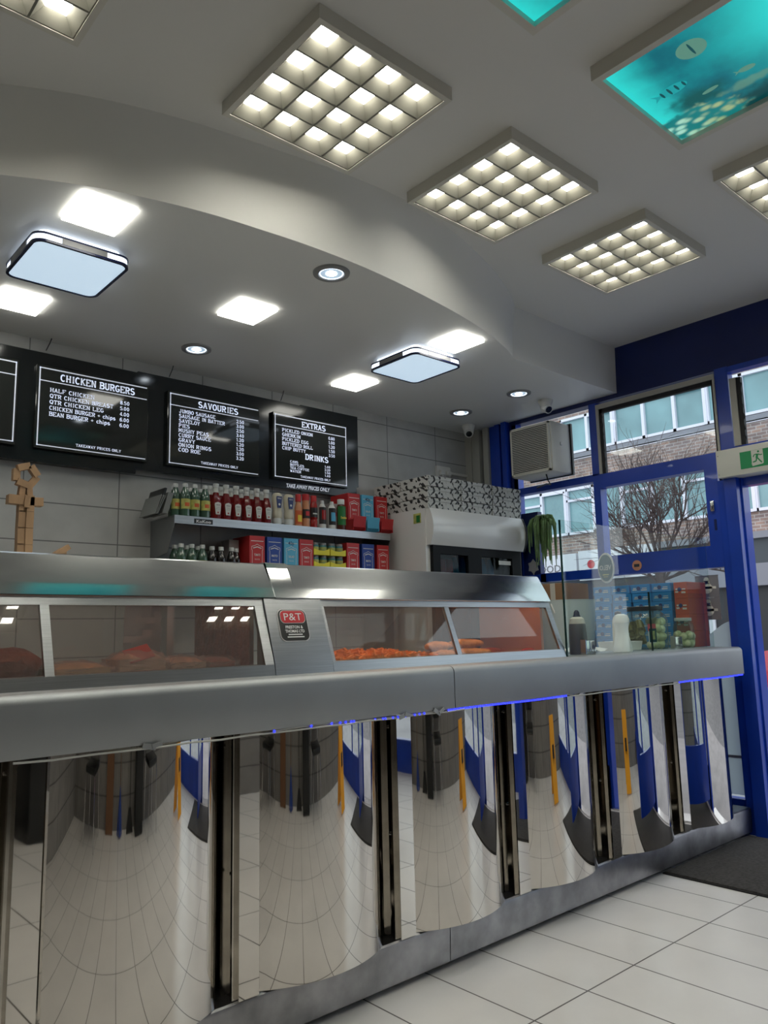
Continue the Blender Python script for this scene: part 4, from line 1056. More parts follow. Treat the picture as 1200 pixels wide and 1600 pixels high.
# blue and orange cartons on the sill behind the counter
def carton(w_, d_, h_, m):
    t = thing('product_carton', '', 'carton', (0,0,0))
    MB().rbox(-d_/2, d_/2, -w_/2, w_/2, 0, h_, .002, 1).build('box', m, t)
    q = MB().lathe([(.013, 0), (.013, .001)], (-d_/2-.0015, w_*.08, h_*.55), 14, axis='X'); q.build('round_logo', 'label_navy', t)
    q = MB(); q.box(-d_/2-.001, -d_/2, w_*.18, w_*.40, h_*.35, h_*.45).box(-d_/2-.001, -d_/2, w_*.20, w_*.36, h_*.52, h_*.62).box(-d_/2-.001, -d_/2, -w_*.35, -w_*.05, h_*.30, h_*.42).box(-d_/2-.001, -d_/2, -w_*.35, -w_*.1, h_*.52, h_*.6)
    q.build('carton_print', 'paper_white', t, smooth=False)
    return t
win_table = thing('side_table', 'low steel table by the window holding the blue cartons', 'table', (4.70, 3.0, 0))
MB().box(4.45, 4.885, 2.80, 3.50, 1.07, 1.114).build('table_top', 'brushed_steel', win_table)
for x in (4.47, 4.86):
    for y in (2.83, 3.47): MB().box(x-.015, x+.015, y-.015, y+.015, 0, 1.07).build('leg', 'brushed_steel', win_table)
cb = Proto(carton(.135, .26, .057, 'carton_cyan')); n7 = 7
for col, (cy_, nn, l) in enumerate(((2.955, 7, 'left'), (2.812, 7, 'middle'), (2.665, 7, 'right hand'))):
    for k in range(nn):
        cb.place((4.72, cy_ + .006*math.sin(k*2.1+col), 1.1145+k*.0576), 'blue carton, %s from the bottom in the %s stack by the window' % (ORD[k], l), 0, 'blue cartons stacked by the window')
cb2 = Proto(carton(.13, .26, .057, 'carton_cyan'))
for k in range(7):
    cb2.place((4.73, 2.53, 1.1145+k*.0576), 'blue carton, %s from the bottom in the stack beside the orange cartons' % ORD[k], 0, 'blue cartons stacked by the window')
co = Proto(carton(.09, .24, .100, 'carton_orange'))
for k in range(4): co.place((4.73, 2.405, 1.1145+k*.1005), 'orange carton, %s from the bottom in the orange stack by the window' % ORD[k], 0, 'orange cartons by the window')
# brown box, pale sacks and tub behind the counter
b = MB().rbox(4.50, 4.80, 3.20, 3.40, 1.35, 1.56, .004); b = b.build('cardboard_box', 'cardboard', loc=(4.65, 3.27, 1.35)); tag(b, 'brown cardboard box on the pale crate behind the glass screen', 'box')
MB().box(4.498, 4.5, 3.27, 3.31, 1.35, 1.56).build('packing_tape', 'off_white_plastic', b)
b = MB().rbox(4.48, 4.84, 3.06, 3.42, 1.1145, 1.35, .02); tag(b.build('pale_crate', 'off_white_plastic', loc=(4.66, 3.23, 1.113)), 'pale plastic crate under the brown cardboard box', 'crate')
tb = thing('plastic_tub', 'tall translucent white plastic tub with arched handle behind the cabinet end', 'tub', (4.22, 2.99, .0))
MB().lathe([(.15,.90),(.155,.92),(.185,1.40),(.19,1.425),(.185,1.425),(.15,.93)], (4.22, 2.99, 0), 28).build('bucket', 'tub_white', tb)
b = MB(); b.tube([(4.22-.185*math.cos(R(a)), 2.99-.02-.17*math.sin(R(a))*.3, 1.40-.16*math.sin(R(a))) for a in range(0, 181, 12)], .006, 6); b.build('handle', 'white_plastic', tb)
MB().box(3.9, 4.43, 2.81, 3.35, .86, .90).build('stand_top', 'brushed_steel', tb)
for x in (3.93, 4.41):
    for y in (2.83, 3.32): MB().box(x-.012, x+.012, y-.012, y+.012, 0, .86).build('stand_leg', 'brushed_steel', tb)

# ------------------------------------------------------------------ wooden block figures on the left canopy
cx, cy, cz = .802, 2.70, 1.506
wc = thing('wooden_cross', 'cross shaped ornament of glued wooden blocks standing on the left canopy', 'ornament', (cx, cy, cz))
rb = random.Random(2); b = MB()
for k, z in enumerate((.03, .085, .14, .195)):
    b.obox((cx-.011, cy, cz+z-.0), (.022, .03, .058), Matrix.Rotation(rb.uniform(-.02,.02), 3, 'Y')); b.obox((cx+.013, cy-.004, cz+z+.0), (.024, .03, .054), Matrix.Rotation(rb.uniform(-.03,.03), 3, 'Y'))
b.build('upright', 'oak_block', wc, smooth=False)
b = MB(); b.obox((cx-.031, cy-.002, cz+.205), (.05, .034, .03), rot_any(.0, .03, 0)).obox((cx+.031, cy-.002, cz+.203), (.046, .034, .028), rot_any(0, -.04, 0)).obox((cx+.002, cy-.008, cz+.20), (.018, .03, .04), rot_any(0, .05, 0))
b.build('crossbar', 'oak_block', wc, smooth=False)
b = MB()
for k in range(5):
    a = R(90+72*k+18); b.obox((cx-.002+.030*math.cos(a), cy-.004+.005*(k%2), cz+.29+.030*math.sin(a)), (.022, .024, .040), Matrix.Rotation(-a, 3, 'Y'))
b.obox((cx-.012, cy, cz+.245), (.018, .026, .045), rot_any(0, .1, 0)).obox((cx+.01, cy, cz+.243), (.018, .026, .045), rot_any(0, -.1, 0))
b.build('head_ring', 'oak_block', wc, smooth=False)
b = MB(); b.obox((.906, 2.70, 1.535), (.018, .024, .060), rot_any(0, .95, 0)).obox((.925, 2.69, 1.548), (.018, .024, .055), rot_any(0, .95, 0)).obox((.937, 2.70, 1.53), (.010, .02, .046), rot_any(0, 0, 0))
tag(b.build('wooden_blocks', 'oak_block', loc=(.92, 2.70, 1.507), smooth=False), 'small leaning pair of wooden blocks right of the wooden cross', 'ornament')

# ------------------------------------------------------------------ menu boards
YB = 4.335
bk = thing('backboard', 'long black backboard carrying the menu panels on the tiled wall', 'board', (2.2, 4.37, 2.25))
b = MB(); b.box(-.3, 1.90, YB, YB+.02, 2.212, 2.835).box(1.90, 3.10, YB, YB+.02, 2.238, 2.845).box(3.10, 3.62, YB, YB+.02, 2.315, 2.852)
b.build('board', 'screen_black', bk)
b = MB(); b.text('TAKE AWAY PRICES ONLY', (2.972, YB-.002, 2.246), (1,0,.015), (.12,0,1), width=.375, height=.026, bold=.035)
# the strip that carries this line hangs below the board
MB().box(3.10, 3.60, YB, YB+.02, 2.232, 2.315).build('lower_strip', 'screen_black', bk)
b.build('painted_lettering', 'letter_glow_white', bk, smooth=False)
for x, l in ((1.36, 'thin black cable above the chicken burgers board'), (2.10, 'thin black cable between the chicken and savouries boards'), (2.93, 'thin black cable above the savouries and extras boards')):
    b = MB(); b.tube([(x+.03, 4.34, DZ), (x+.02, 4.335, 2.90), (x, 4.333, 2.85)], .003, 5)
    tag(b.build('hanging_cable', 'black_plastic', loc=(x, 4.335, 2.86)), l, 'cable', 'thin cables above the menu boards')
def board(x0, x1, z0, z1, title, rows, label, foot=True, pitch=.07, r0=.27, right=None, extra=None, th=.03):
    t = thing('menu_board', label, 'menu board', ((x0+x1)/2, 4.33, z0), 'black menu panels')
    yf = YB-th; W = x1-x0; Hh = z1-z0
    MB().rbox(x0-.012, x1+.012, yf+.001, YB-.0005, z0-.014, z1+.014, .003, 1).build('panel', 'panel_black', t)
    b = MB(); y = yf-.0006; L = .007
    def bar(a, b_, c, d): b.poly([(a, y, c), (b_, y, c), (b_, y, d), (a, y, d)])
    bar(x0, x1, z1-L, z1); bar(x0, x1, z0, z0+L*.8); bar(x0, x0+L, z0, z1); bar(x0, x1, z1-.175*Hh, z1-.175*Hh+L*.8)
    if right: bar(x1-L, x1, z0, z1)
    b.build('border_lines', 'letter_glow_white', t, smooth=False, flip=False)
    b = MB(); U, V = (1,0,0), (0,0,1)
    if title:
        w_, c_ = title[1], title[2]
        b.slab(title[0], (x0+W*c_, y, z1-.135*Hh), U, V, w_*W, .036, 'C', 1.15)
    for k, (n_, p_, wn) in enumerate(rows):
        z = z1 - Hh*(r0+pitch*k) - .012
        b.slab(n_, (x0+W*.095, y, z), U, V, wn*W, .021)
        b.slab(p_, (x0+W*.83, y, z), U, V, .095*W, .020, 'R')
    if extra:
        b.slab('DRINKS', (x0+W*.57, y, z1-.655*Hh), U, V, .33*W, .036, 'C', 1.15)
        for k, (n_, p_, wn) in enumerate(extra):
            z = z1 - Hh*(.725+.050*k) - .008
            b.slab(n_, (x0+W*.20, y, z), U, V, wn*W, .0145)
            b.slab(p_, (x0+W*.76, y, z), U, V, .085*W, .0140, 'R')
    if foot: b.slab('TAKEAWAY PRICES ONLY', (x0+W*.55, y, z0+(.022 if not extra else .017)), U, V, .42*W, .0140, 'C')
    b.build('lettering', 'letter_glow_white', t, smooth=False, flip=False)
board(.70, 1.205, 2.298, 2.742, None, [], 'menu panel cut by the left edge of the picture', False, right=True)
board(1.322, 1.945, 2.298, 2.742, ('CHICKEN BURGERS', .70, .53), [('HALF CHICKEN', '8.50', .40), ('QTR CHICKEN BREAST', '5.00', .58), ('QTR CHICKEN LEG', '4.00', .49), ('CHICKEN BURGER + chips', '6.00', .60), ('BEAN BURGER + chips', '6.00', .55)],
      'menu panel headed CHICKEN BURGERS', pitch=.077)
board(2.095, 2.730, 2.298, 2.742, ('SAVOURIES', .46, .53), [('JUMBO SAUSAGE', '2.50', .40), ('SAUSAGE IN BATTER', '3.00', .51), ('SAVELOY', '2.50', .23), ('PIES', '3.40', .12), ('MUSHY PEAS', '1.20', .33), ('CURRY SAUCE', '1.20', .355), ('GRAVY', '1.20', .18), ('ONION RINGS', '3.00', .36), ('COD ROE', '3.20', .24)],
      'menu panel headed SAVOURIES', pitch=.069, r0=.235)
board(2.862, 3.484, 2.304, 2.742, ('EXTRAS', .34, .53), [('PICKLED ONION', '0.80', .42), ('GHERKIN', '1.00', .25), ('PICKLED EGG', '1.20', .36), ('BUTTERED ROLL', '1.50', .42), ('CHIP BUTTY', '3.50', .32)],
      'menu panel headed EXTRAS and DRINKS', pitch=.072, r0=.235, right=True, extra=[('CANS', '1.40', .11), ('BOTTLES', '2.20', .19), ('TEA COFFEE', '1.50', .26), ('WATER', '1.40', .15)])

# ------------------------------------------------------------------ steel wall shelf
SZ = 1.945; SX0, SX1, SY = 2.03, 3.70, 4.085
sh = thing('steel_shelf', 'upper stainless steel wall shelf with angled end brackets', 'shelf', (2.85, 4.3, SZ-.05))
MB().box(SX0, SX1, SY, WY, SZ-.004, SZ).box(SX0, SX1, SY, SY+.003, SZ-.048, SZ-.004).build('shelf_board', 'brushed_steel', sh)
for x in (SX0+.002, SX1-.004):
    MB().prism([(SY+.002, SZ-.002), (SY+.002, SZ-.048), (4.17, SZ-.21), (WY, SZ-.24), (WY, SZ-.002)], 'X', x, x+.003).build('end_bracket', 'satin_steel', sh)
tg = MB().box(2.155, 2.275, SY-.003, SY, SZ-.040, SZ-.012).build('shelf_badge', 'badge_black', sh)
MB().text('KuKoo', (2.215, SY-.0035, SZ-.035), (1,0,0), (0,0,1), width=.095, height=.017, align='C', bold=.02).build('badge_lettering', 'badge_white', tg, smooth=False)
LZ = 1.585
b = MB().box(1.95, 3.74, 4.02, 4.39, LZ-.03, LZ); ls = b.build('back_counter', 'brushed_steel', loc=(2.8, 4.2, LZ)); 
for x in (2.0, 3.70): MB().box(x-.02, x+.02, 4.05, 4.38, 0, LZ-.03).build('support', 'brushed_steel', ls)
tag(ls, 'lower steel counter under the wall shelf, mostly hidden by the canopy', 'counter')
# folder of papers at the shelf's left end
fo = thing('paper_folder', 'black folder of white papers leaning at the left end of the shelf', 'folder', (1.99, 4.25, SZ))
rt_ = Matrix.Rotation(R(16), 3, 'Y')
MB().obox((1.985, 4.25, SZ+.085), (.012, .20, .165), rt_).build('cover', 'black_plastic', fo)
b = MB()
for k in range(5): b.obox((2.000+.007*k, 4.23, SZ+.075), (.006, .19, .13), rt_)
b.build('papers', 'paper_grey', fo)
b = MB()
for k in range(3): b.obox((1.945+.010*k, 4.22, SZ+.06), (.003, .21, .12), Matrix.Rotation(R(18+3*k), 3, 'Y'))
b.build('loose_sheets', 'paper_grey', fo)

def label_patch(prof_r, z0, z1, m, name, t, a0=-70, a1=70, n=8, sx=1, sy=1, off=.0006):
    b = MB(); A = []; B = []
    for k in range(n+1):
        a = R(-90 + a0 + (a1-a0)*k/n); r = prof_r+off
        A.append(b.bm.verts.new((r*math.cos(a)*sx, r*math.sin(a)*sy, z0))); B.append(b.bm.verts.new((r*math.cos(a)*sx, r*math.sin(a)*sy, z1)))
    for k in range(n): b.face([A[k], A[k+1], B[k+1], B[k]])
    return b.build(name, m, t, flip=False)
def P_green():
    t = thing('drink_bottle', '', 'bottle', (0,0,0))
    MB().lathe([(.026,0),(.031,.006),(.0315,.115),(.028,.14),(.016,.168),(.013,.178)]).build('bottle_body', 'green_liquid', t)
    MB().lathe([(.0155,.178),(.0155,.198),(.0145,.200)]).build('cap', 'cap_white', t)
    label_patch(.0317, .045, .105, 'label_lime', 'label', t); label_patch(.0317, .060, .082, 'label_orange', 'label_picture', t, -28, 24, off=.0012)
    return t
def P_ketch():
    t = thing('ketchup_bottle', '', 'bottle', (0,0,0))
    MB().lathe([(.028,0),(.033,.008),(.034,.09),(.030,.125),(.0175,.165)], sy=.8, seg=8).build('bottle_body', 'ketchup', t)
    MB().lathe([(.0172,.165),(.0155,.178),(.0150,.196)], sy=.9).build('neck_label', 'label_white', t)
    MB().lathe([(.0180,.196),(.0185,.199),(.0185,.216),(.017,.219)]).build('cap', 'cap_white', t)
    b = MB(); y = -.0292
    b.prism([(-.014,.028),(.014,.028),(.021,.088),(.0185,.098),(0,.104),(-.0185,.098),(-.021,.088)], 'Y', y, y+.004); lb = b.build('keystone_label', 'label_white', t)
    b = MB(); b.text('HEINZ', (0, y-.0006, .082), (1,0,0), (0,0,1), width=.028, height=.007, align='C', bold=.02).text('TOMATO', (0, y-.0006, .068), (1,0,0), (0,0,1), width=.024, height=.005, align='C').text('KETCHUP', (0, y-.0006, .058), (1,0,0), (0,0,1), width=.026, height=.005, align='C')
    b.build('label_lettering', 'letter_grey', lb, smooth=False)
    MB().lathe([(.005,0),(.005,-.001)], (0, y-.0002, .040), 10, axis='Y').build('tomato_mark', 'sauce_red', lb)
    return t
def P_mayo():
    t = thing('mayonnaise_bottle', '', 'bottle', (0,0,0))
    MB().lathe([(.028,0),(.029,.004),(.029,.038),(.027,.042)], sy=.8).build('cap', 'cap_white', t)
    MB().lathe([(.027,.042),(.033,.050),(.034,.075),(.030,.095),(.036,.135),(.037,.175),(.032,.198),(.020,.206)], sy=.7).build('bottle_body', 'mayo_cream', t)
    b = MB(); b.prism([(-.013,.108),(.013,.108),(.021,.170),(.019,.183),(-.019,.183),(-.021,.170)], 'Y', -.0275, -.022); lb = b.build('navy_label', 'label_navy', t)
    MB().text('HEINZ', (0, -.0282, .165), (1,0,0), (0,0,1), width=.030, height=.008, align='C', bold=.02).build('label_lettering', 'label_white', lb, smooth=False)
    MB().lathe([(.008,0),(.004,-.001)], (0, -.0275, .130), 10, axis='Y').build('label_mark', 'label_white', lb)
    return t
SHX = lambda px: 2.26 + (px-330)*(3.31-2.26)/(545-330)   # front row, measured along the shelf
g, k_, m_ = Proto(P_green()), Proto(P_ketch()), Proto(P_mayo())
def shx(px, y):    # x where the view ray through that column meets depth y on the shelf
    lo_, hi_ = 1.0, 5.5
    for _ in range(40):
        mdl = (lo_+hi_)/2; v = Vector((mdl, y, 2.0-CAM_H)); u = 600+1210.7*v.dot(rt2)/v.dot(fw)
        if u < px: lo_ = mdl
        else: hi_ = mdl
    return mdl
for i, px in enumerate((278, 289, 304, 320)):
    g.place((shx(px, 4.135), 4.135 + (.035 if i == 0 else 0), SZ), 'green drink bottle, %s from the left at the front of the upper shelf' % ORD[i], 0, 'green drink bottles on the upper shelf')
for i, px in enumerate((271, 297, 312.5)):
    g.place((shx(px, 4.25), 4.25, SZ), 'green drink bottle, %s from the left in the second row of the upper shelf' % ORD[i], 0, 'green drink bottles on the upper shelf')
for i, px in enumerate((337, 353, 368.5, 385, 401, 416)):
    k_.place((shx(px, 4.130), 4.130, SZ), 'ketchup bottle, %s from the left in the front row' % ORD[i], 0, 'ketchup bottles on the upper shelf')
for i, px in enumerate((329, 345, 361, 377, 393, 409)):
    k_.place((shx(px, 4.21), 4.215, SZ), 'ketchup bottle, %s from the left in the rear row' % ORD[i], 0, 'ketchup bottles on the upper shelf')
for i, px in enumerate((433, 451)):
    m_.place((shx(px, 4.130), 4.130, SZ), ('left' if i == 0 else 'right') + ' of two upside down mayonnaise bottles with navy labels', 0, 'mayonnaise bottles on the upper shelf')
def sauce(px, label, parts, lab, y=4.128):
    t = thing('sauce_bottle', label, 'bottle', (0,0,0), 'assorted sauce bottles on the upper shelf')
    for nm, m, prof in parts: MB().lathe(prof, sy=.85, seg=16).build(nm, m, t)
    for nm, m, r, z0, z1, a in lab: label_patch(r, z0, z1, m, nm, t, -a, a, sy=.85)
    t.location = (shx(px, y), y, SZ); return t
sauce(466, 'amber sauce bottle with red cap and orange label, right of the mayonnaise', [('bottle_body','sauce_pink',[(.026,0),(.027,.01),(.027,.12),(.014,.165),(.013,.17)]),('cap','carton_red',[(.020,.165),(.020,.212),(.018,.215)])],
      [('label','label_orange',.0272,.015,.105,75),('label_band','label_yellow',.0278,.03,.075,35)])
sauce(477.8, 'ridged pink sauce bottle with red cap and black label', [('bottle_body','sauce_pink',[(.026,0),(.028,.012),(.025,.04),(.028,.06),(.028,.115),(.025,.135),(.027,.150),(.024,.165),(.026,.178)]),('cap','carton_red',[(.027,.178),(.027,.218),(.024,.221)])],
      [('label','label_black',.0284,.058,.118,80),('label_mark','carton_red',.0290,.075,.105,30)])
sauce(490, 'dark red sauce bottle with red cap and black label', [('bottle_body','sauce_red',[(.025,0),(.027,.012),(.027,.05),(.024,.056),(.027,.062),(.027,.15),(.020,.175)]),('cap','carton_red',[(.022,.175),(.022,.214),(.020,.217)])],
      [('label','label_black',.0276,.070,.135,80),('label_mark','label_white',.0280,.090,.098,40)])
sauce(503.5, 'white sauce bottle with dark label and red flash', [('bottle_body','label_white',[(.026,0),(.0275,.01),(.0275,.145),(.015,.168)]),('cap','cap_white',[(.014,.168),(.014,.190),(.012,.192)])],
      [('label','label_black',.0279,.03,.145,80),('label_flash','sauce_red',.0285,.06,.125,35)])
sauce(518.5, 'white sauce bottle with blue label', [('bottle_body','label_white',[(.026,0),(.0275,.01),(.0275,.145),(.015,.168)]),('cap','cap_white',[(.014,.168),(.014,.190),(.012,.192)])],
      [('label','label_black',.0279,.03,.145,80),('label_flash','carton_sky',.0285,.055,.115,40)])
dd_ = sauce(533, 'wide brown sauce bottle with white cap and green label', [('bottle_body','sauce_brown',[(.032,0),(.034,.01),(.034,.15),(.026,.175),(.025,.178)]),('cap','cap_white',[(.027,.178),(.027,.212),(.025,.215)])],
      [('label','label_green',.0344,.035,.165,75)])
L_ = dd_.location
MB().text('Daddies', (L_.x, L_.y-.0305, L_.z+.078), (1,0,0), (0,0,1), width=.050, height=.015, align='C', bold=.02).build('label_lettering', 'label_yellow', dd_, smooth=False)

def dispenser(m, tray, word, scrawl=False, hh=.275):
    t = thing('sachet_box', '', 'box', (0,0,0)); w_, d_ = .055, .20
    if tray:
        MB().rbox(-w_, w_, 0, d_, 0, hh, .002, 1).build('carton', m, t)
        b = MB(); b.prism([(-.004,.005),(-.050,.03),(-.065,.105),(-.062,.107),(-.046,.035),(-.004,.012)], 'X', -w_, w_).box(-w_, -w_+.002, -.055, 0, .01, .085).box(w_-.002, w_, -.055, 0, .01, .085)
        b.build('tray', m, t)
        b = MB()
        for k in range(5): b.obox((-w_+.02+.018*k, -.035, .080), (.022, .03, .004), rot_any(k*.7, .3, .2))
        b.build('sachets', 'paper_white', t)
    else:
        b = MB(); b.box(-w_, w_, 0, d_, .055, hh).box(-w_, -w_+.012, 0, d_, 0, .055).box(w_-.012, w_, 0, d_, 0, .055).box(-w_, w_, .05, d_, 0, .055)
        b.build('carton', m, t)
    y = -.0008; b = MB(); z0 = .10 if tray else .06
    def line(pts, wd=.0028):
        for (a, c), (e, f) in zip(pts, pts[1:]):
            d = Vector((e-a, 0, f-c)).normalized(); n = Vector((-d.z, 0, d.x))*wd/2
            b.poly([Vector((a,y,c))-n, Vector((e,y,f))-n, Vector((e,y,f))+n, Vector((a,y,c))+n])
    line([(-.036,z0),(-.036,.185),(-.040,.19),(-.040,.208),(-.018,.214),(0,.224),(.018,.214),(.040,.208),(.040,.19),(.036,.185),(.036,z0)])
    line([(-.030,.198),(0,.207),(.030,.198)], .006)
    line([(-.045,.243),(.045,.243)], .004)
    b.text(word, (0, y, .150), (1,0,0), (0,0,1), width=.045, height=.014, align='C', bold=.02); b.text('SAUCE', (0, y, .125), (1,0,0), (0,0,1), width=.035, height=.009, align='C')
    b.build('front_print', 'label_white', t, smooth=False, flip=False)
    if scrawl: MB().text('40p', (-.002, -.0012, .232), (1,0,0), (0,0,1), width=.045, height=.024, align='C', bold=.01).build('handwritten_price', 'label_navy', t, smooth=False)
    return t
def dbox(m, tray, word, px, z, label, grp, scrawl=False, y=None):
    y = y or (4.125 if tray else 4.10)
    t = dispenser(m, tray, word, scrawl); t['label'] = label; t['group'] = grp; t.location = (shx(px, y), y, z); return t
G1_ = 'sachet dispenser boxes on the upper shelf'; G2_ = 'sachet dispenser boxes under the upper shelf'
dbox('carton_red', True, 'TOMATO', 554, SZ, 'red sachet box with open tray, left of the light blue one on the upper shelf', G1_, y=4.15)
dbox('carton_sky', True, 'SALAD', 575.5, SZ, 'light blue sachet box with tray marked 40p on the upper shelf', G1_, True, y=4.15)
dbox('carton_red', True, 'TOMATO', 597, SZ, 'red sachet box with tray at the right end of the upper shelf', G1_, y=4.15)
dbox('carton_red', False, 'TOMATO', 402, LZ, 'red sachet box farthest left in the lower row, beside the dark bottles', G2_)
dbox('carton_blue', False, 'MAYO', 429, LZ, 'dark blue sachet box left of the light blue one in the lower row', G2_)
dbox('carton_sky', False, 'SALAD', 455, LZ, 'light blue sachet box marked 40p in the lower row', G2_, True)
dbox('carton_red', False, 'TOMATO', 478.5, LZ, 'red sachet box between the light blue box and the yellow packs', G2_)
dbox('carton_red', False, 'TOMATO', 551, LZ, 'red sachet box just right of the yellow packs', G2_)
dbox('carton_blue', False, 'MAYO', 574.5, LZ, 'dark blue sachet box near the fridge in the lower row', G2_)
dbox('carton_red', False, 'TOMATO', 597.5, LZ, 'red sachet box beside the fridge in the lower row', G2_)
for px, z, l, y in ((366, LZ, 'faded grey carton behind the dark bottles in the lower row', 4.2), (523, SZ, 'small pale carton behind the brown sauce bottle', 4.26)):
    x = shx(px, y); b = MB().rbox(x-.035, x+.035, y, y+.1, z, z+.255 if z < 1.9 else z+.21, .002, 1)
    tt = b.build('plain_carton', 'carton_grey', loc=(x, y+.05, z)); tag(tt, l, 'carton'); MB().box(x-.02, x+.02, y-.001, y, z+.12, z+.15).build('carton_print', 'carton_red', tt)
def ypack():
    t = thing('jar_multipack', '', 'multipack', (0,0,0)); 
    b = MB(); b.prism([(-.065,0),(.065,0),(.065,.042),(.02,.030),(-.02,.030),(-.065,.042)], 'Y', -.003, .0).box(-.065, -.063, 0, .13, 0, .04).box(.063, .065, 0, .13, 0, .04).box(-.065,.065,0,.13,0,.003)
    b.build('card_sleeve', 'yellow_card', t)
    for i, x in enumerate((-.033, .033)):
        for y in (.034, .096):
            MB().lathe([(.026,.004),(.028,.01),(.028,.060),(.024,.068)], (x, y, 0), 14).build('jar', 'jar_teal', t); MB().lathe([(.026,.068),(.026,.082)], (x, y, 0), 14).build('jar_lid', 'fixture_grey', t)
            MB().lathe([(.0286,.035),(.0286,.055)], (x, y, 0), 14).build('jar_label', 'label_lime', t)
    return t
yp = Proto(ypack())
for r_ in range(3):
    for c_, px in enumerate((502, 527.5)):
        yp.place((shx(px, 4.10), 4.10, LZ+.010+.085*r_), 'yellow sleeved pack of small jars, %s column, %s layer' % (('left', 'right')[c_], ('bottom', 'middle', 'top')[r_]), 0, 'yellow jar packs in the lower row')
for i, (px, y) in enumerate(((274, 4.20), (284, 4.12), (293, 4.20), (300.5, 4.12), (310, 4.20), (317, 4.12))):
    g.place((shx(px, y), y, LZ), 'green drink bottle under the shelf, cap showing, %s from the left' % ORD[i], 0, 'green bottles in the lower row')
dkb = thing('cola_bottle', '', 'bottle', (0,0,0))
MB().lathe([(.026,0),(.030,.006),(.030,.115),(.026,.14),(.015,.165),(.013,.172)]).build('bottle_body', 'dark_liquid', dkb); MB().lathe([(.0155,.172),(.0155,.192),(.0145,.194)]).build('cap', 'cap_white', dkb)
dk = Proto(dkb)
for i, px in enumerate((332, 346, 362, 373)):
    dk.place((shx(px, 4.12), 4.12 + (.03 if i == 3 else 0), LZ), 'dark drink bottle under the shelf, %s from the left' % ORD[i], 0, 'dark bottles in the lower row')

# ------------------------------------------------------------------ drinks fridge
FX0, FX1, FY, FZ = 3.790, 4.835, 3.76, 2.105
fr = thing('drinks_fridge', 'white two door drinks fridge with curved blank head panel', 'fridge', ((FX0+FX1)/2, 4.08, 0))
b = MB(); b.box(FX0, FX0+.04, FY+.06, 4.36, .05, FZ).box(FX1-.04, FX1, FY+.06, 4.36, .05, FZ).box(FX0+.04, FX1-.04, 4.32, 4.36, .05, FZ).box(FX0+.04, FX1-.04, FY+.06, 4.32, .05, .25).box(FX0+.04, FX1-.04, FY+.06, 4.32, 1.88, FZ)
b.build('cabinet', 'white_enamel', fr)
MB().box(FX0+.042, FX1-.042, 4.30, 4.318, .252, 1.878).box(FX0+.041, FX0+.045, FY+.062, 4.30, .252, 1.878).box(FX1-.045, FX1-.041, FY+.062, 4.30, .252, 1.878).box(FX0+.042, FX1-.042, FY+.062, 4.30, 1.87, 1.878).build('shade_lining', 'black_plastic', fr)  # black sheets added to make the white fridge interior read dark
hp = []
for k in range(13):
    u = k/12; hp.append((FY+.035-.045*math.sin(math.pi*(.06+.86*u)) , FZ - .26*u))
b = MB(); b.prism([(FY+.07, FZ)] + hp + [(FY+.07, FZ-.262)], 'X', FX0+.012, FX1-.01); b.build('head_panel', 'white_enamel', fr, ang=50)
b = MB(); b.prism([(y-.004, z) for y, z in hp] + [(FY+.08, FZ-.262), (FY+.08, FZ)], 'X', FX1-.012, FX1+.004); b.build('end_trim', 'black_plastic', fr)
PA, PB, PC, PD, PZ = 3.90, 4.19, 4.335, 4.69, 1.785
b = MB(); b.box(FX0+.04, FX1-.04, FY+.03, FY+.06, PZ, 1.845).box(FX0+.04, PA, FY+.03, FY+.06, .25, PZ).box(PB, PC, FY+.03, FY+.06, .25, PZ).box(PD, FX1-.04, FY+.03, FY+.06, .25, PZ)
b.build('door_frame', 'matt_black', fr)
glassy('fridge_pane', (.55, .62, .65), .5, 1.4)
for a, c in ((PA, PB), (PC, PD)): MB().box(a, c, FY+.045, FY+.05, .25, PZ).build('door_glass', 'fridge_pane', fr)
MB().box(FX0+.04, FX1-.04, FY+.09, 4.30, 1.590, 1.595).build('wire_shelf', 'chrome', fr)
MB().box(4.545, 4.685, FY+.042, FY+.0445, 1.735, 1.765).build('door_sticker', 'label_white', fr)
sk = MB().box(FX0-.0015, FX0, 3.86, 3.935, 2.005, 2.075).build('energy_label', 'label_lime', fr)
MB().box(FX0-.0025, FX0-.0015, 3.87, 3.905, 2.01, 2.06).build('label_print', 'label_green', sk)
cn = thing('drink_can', '', 'can', (0,0,0)); MB().lathe([(.026,0),(.033,.008),(.033,.15),(.027,.165)]).build('can_body', 'can_red', cn); MB().lathe([(.026,.165),(.025,.167)]).build('can_top', 'chrome', cn)
cp_ = Proto(cn)
for i in range(3): cp_.place((FX0+.16+.072*i, FY+.14, 1.595), 'red drink can behind the left fridge door, %s from the left' % ORD[i], 0, 'red cans in the fridge')
cn2 = thing('drink_bottle', 'x', 'bottle', (0,0,0)); MB().lathe([(.028,0),(.032,.008),(.032,.12),(.014,.19)]).build('bottle_body', 'carton_sky', cn2); MB().lathe([(.015,.19),(.015,.205)]).build('cap', 'cap_white', cn2)
cq = Proto(cn2)
for i, x in enumerate((FX0+.39, FX0+.47, FX0+.62, FX0+.70, FX0+.78)): cq.place((x, FY+.16, 1.595), 'blue drink bottle inside the fridge, %s from the left' % ORD[i], 0, 'blue bottles in the fridge')

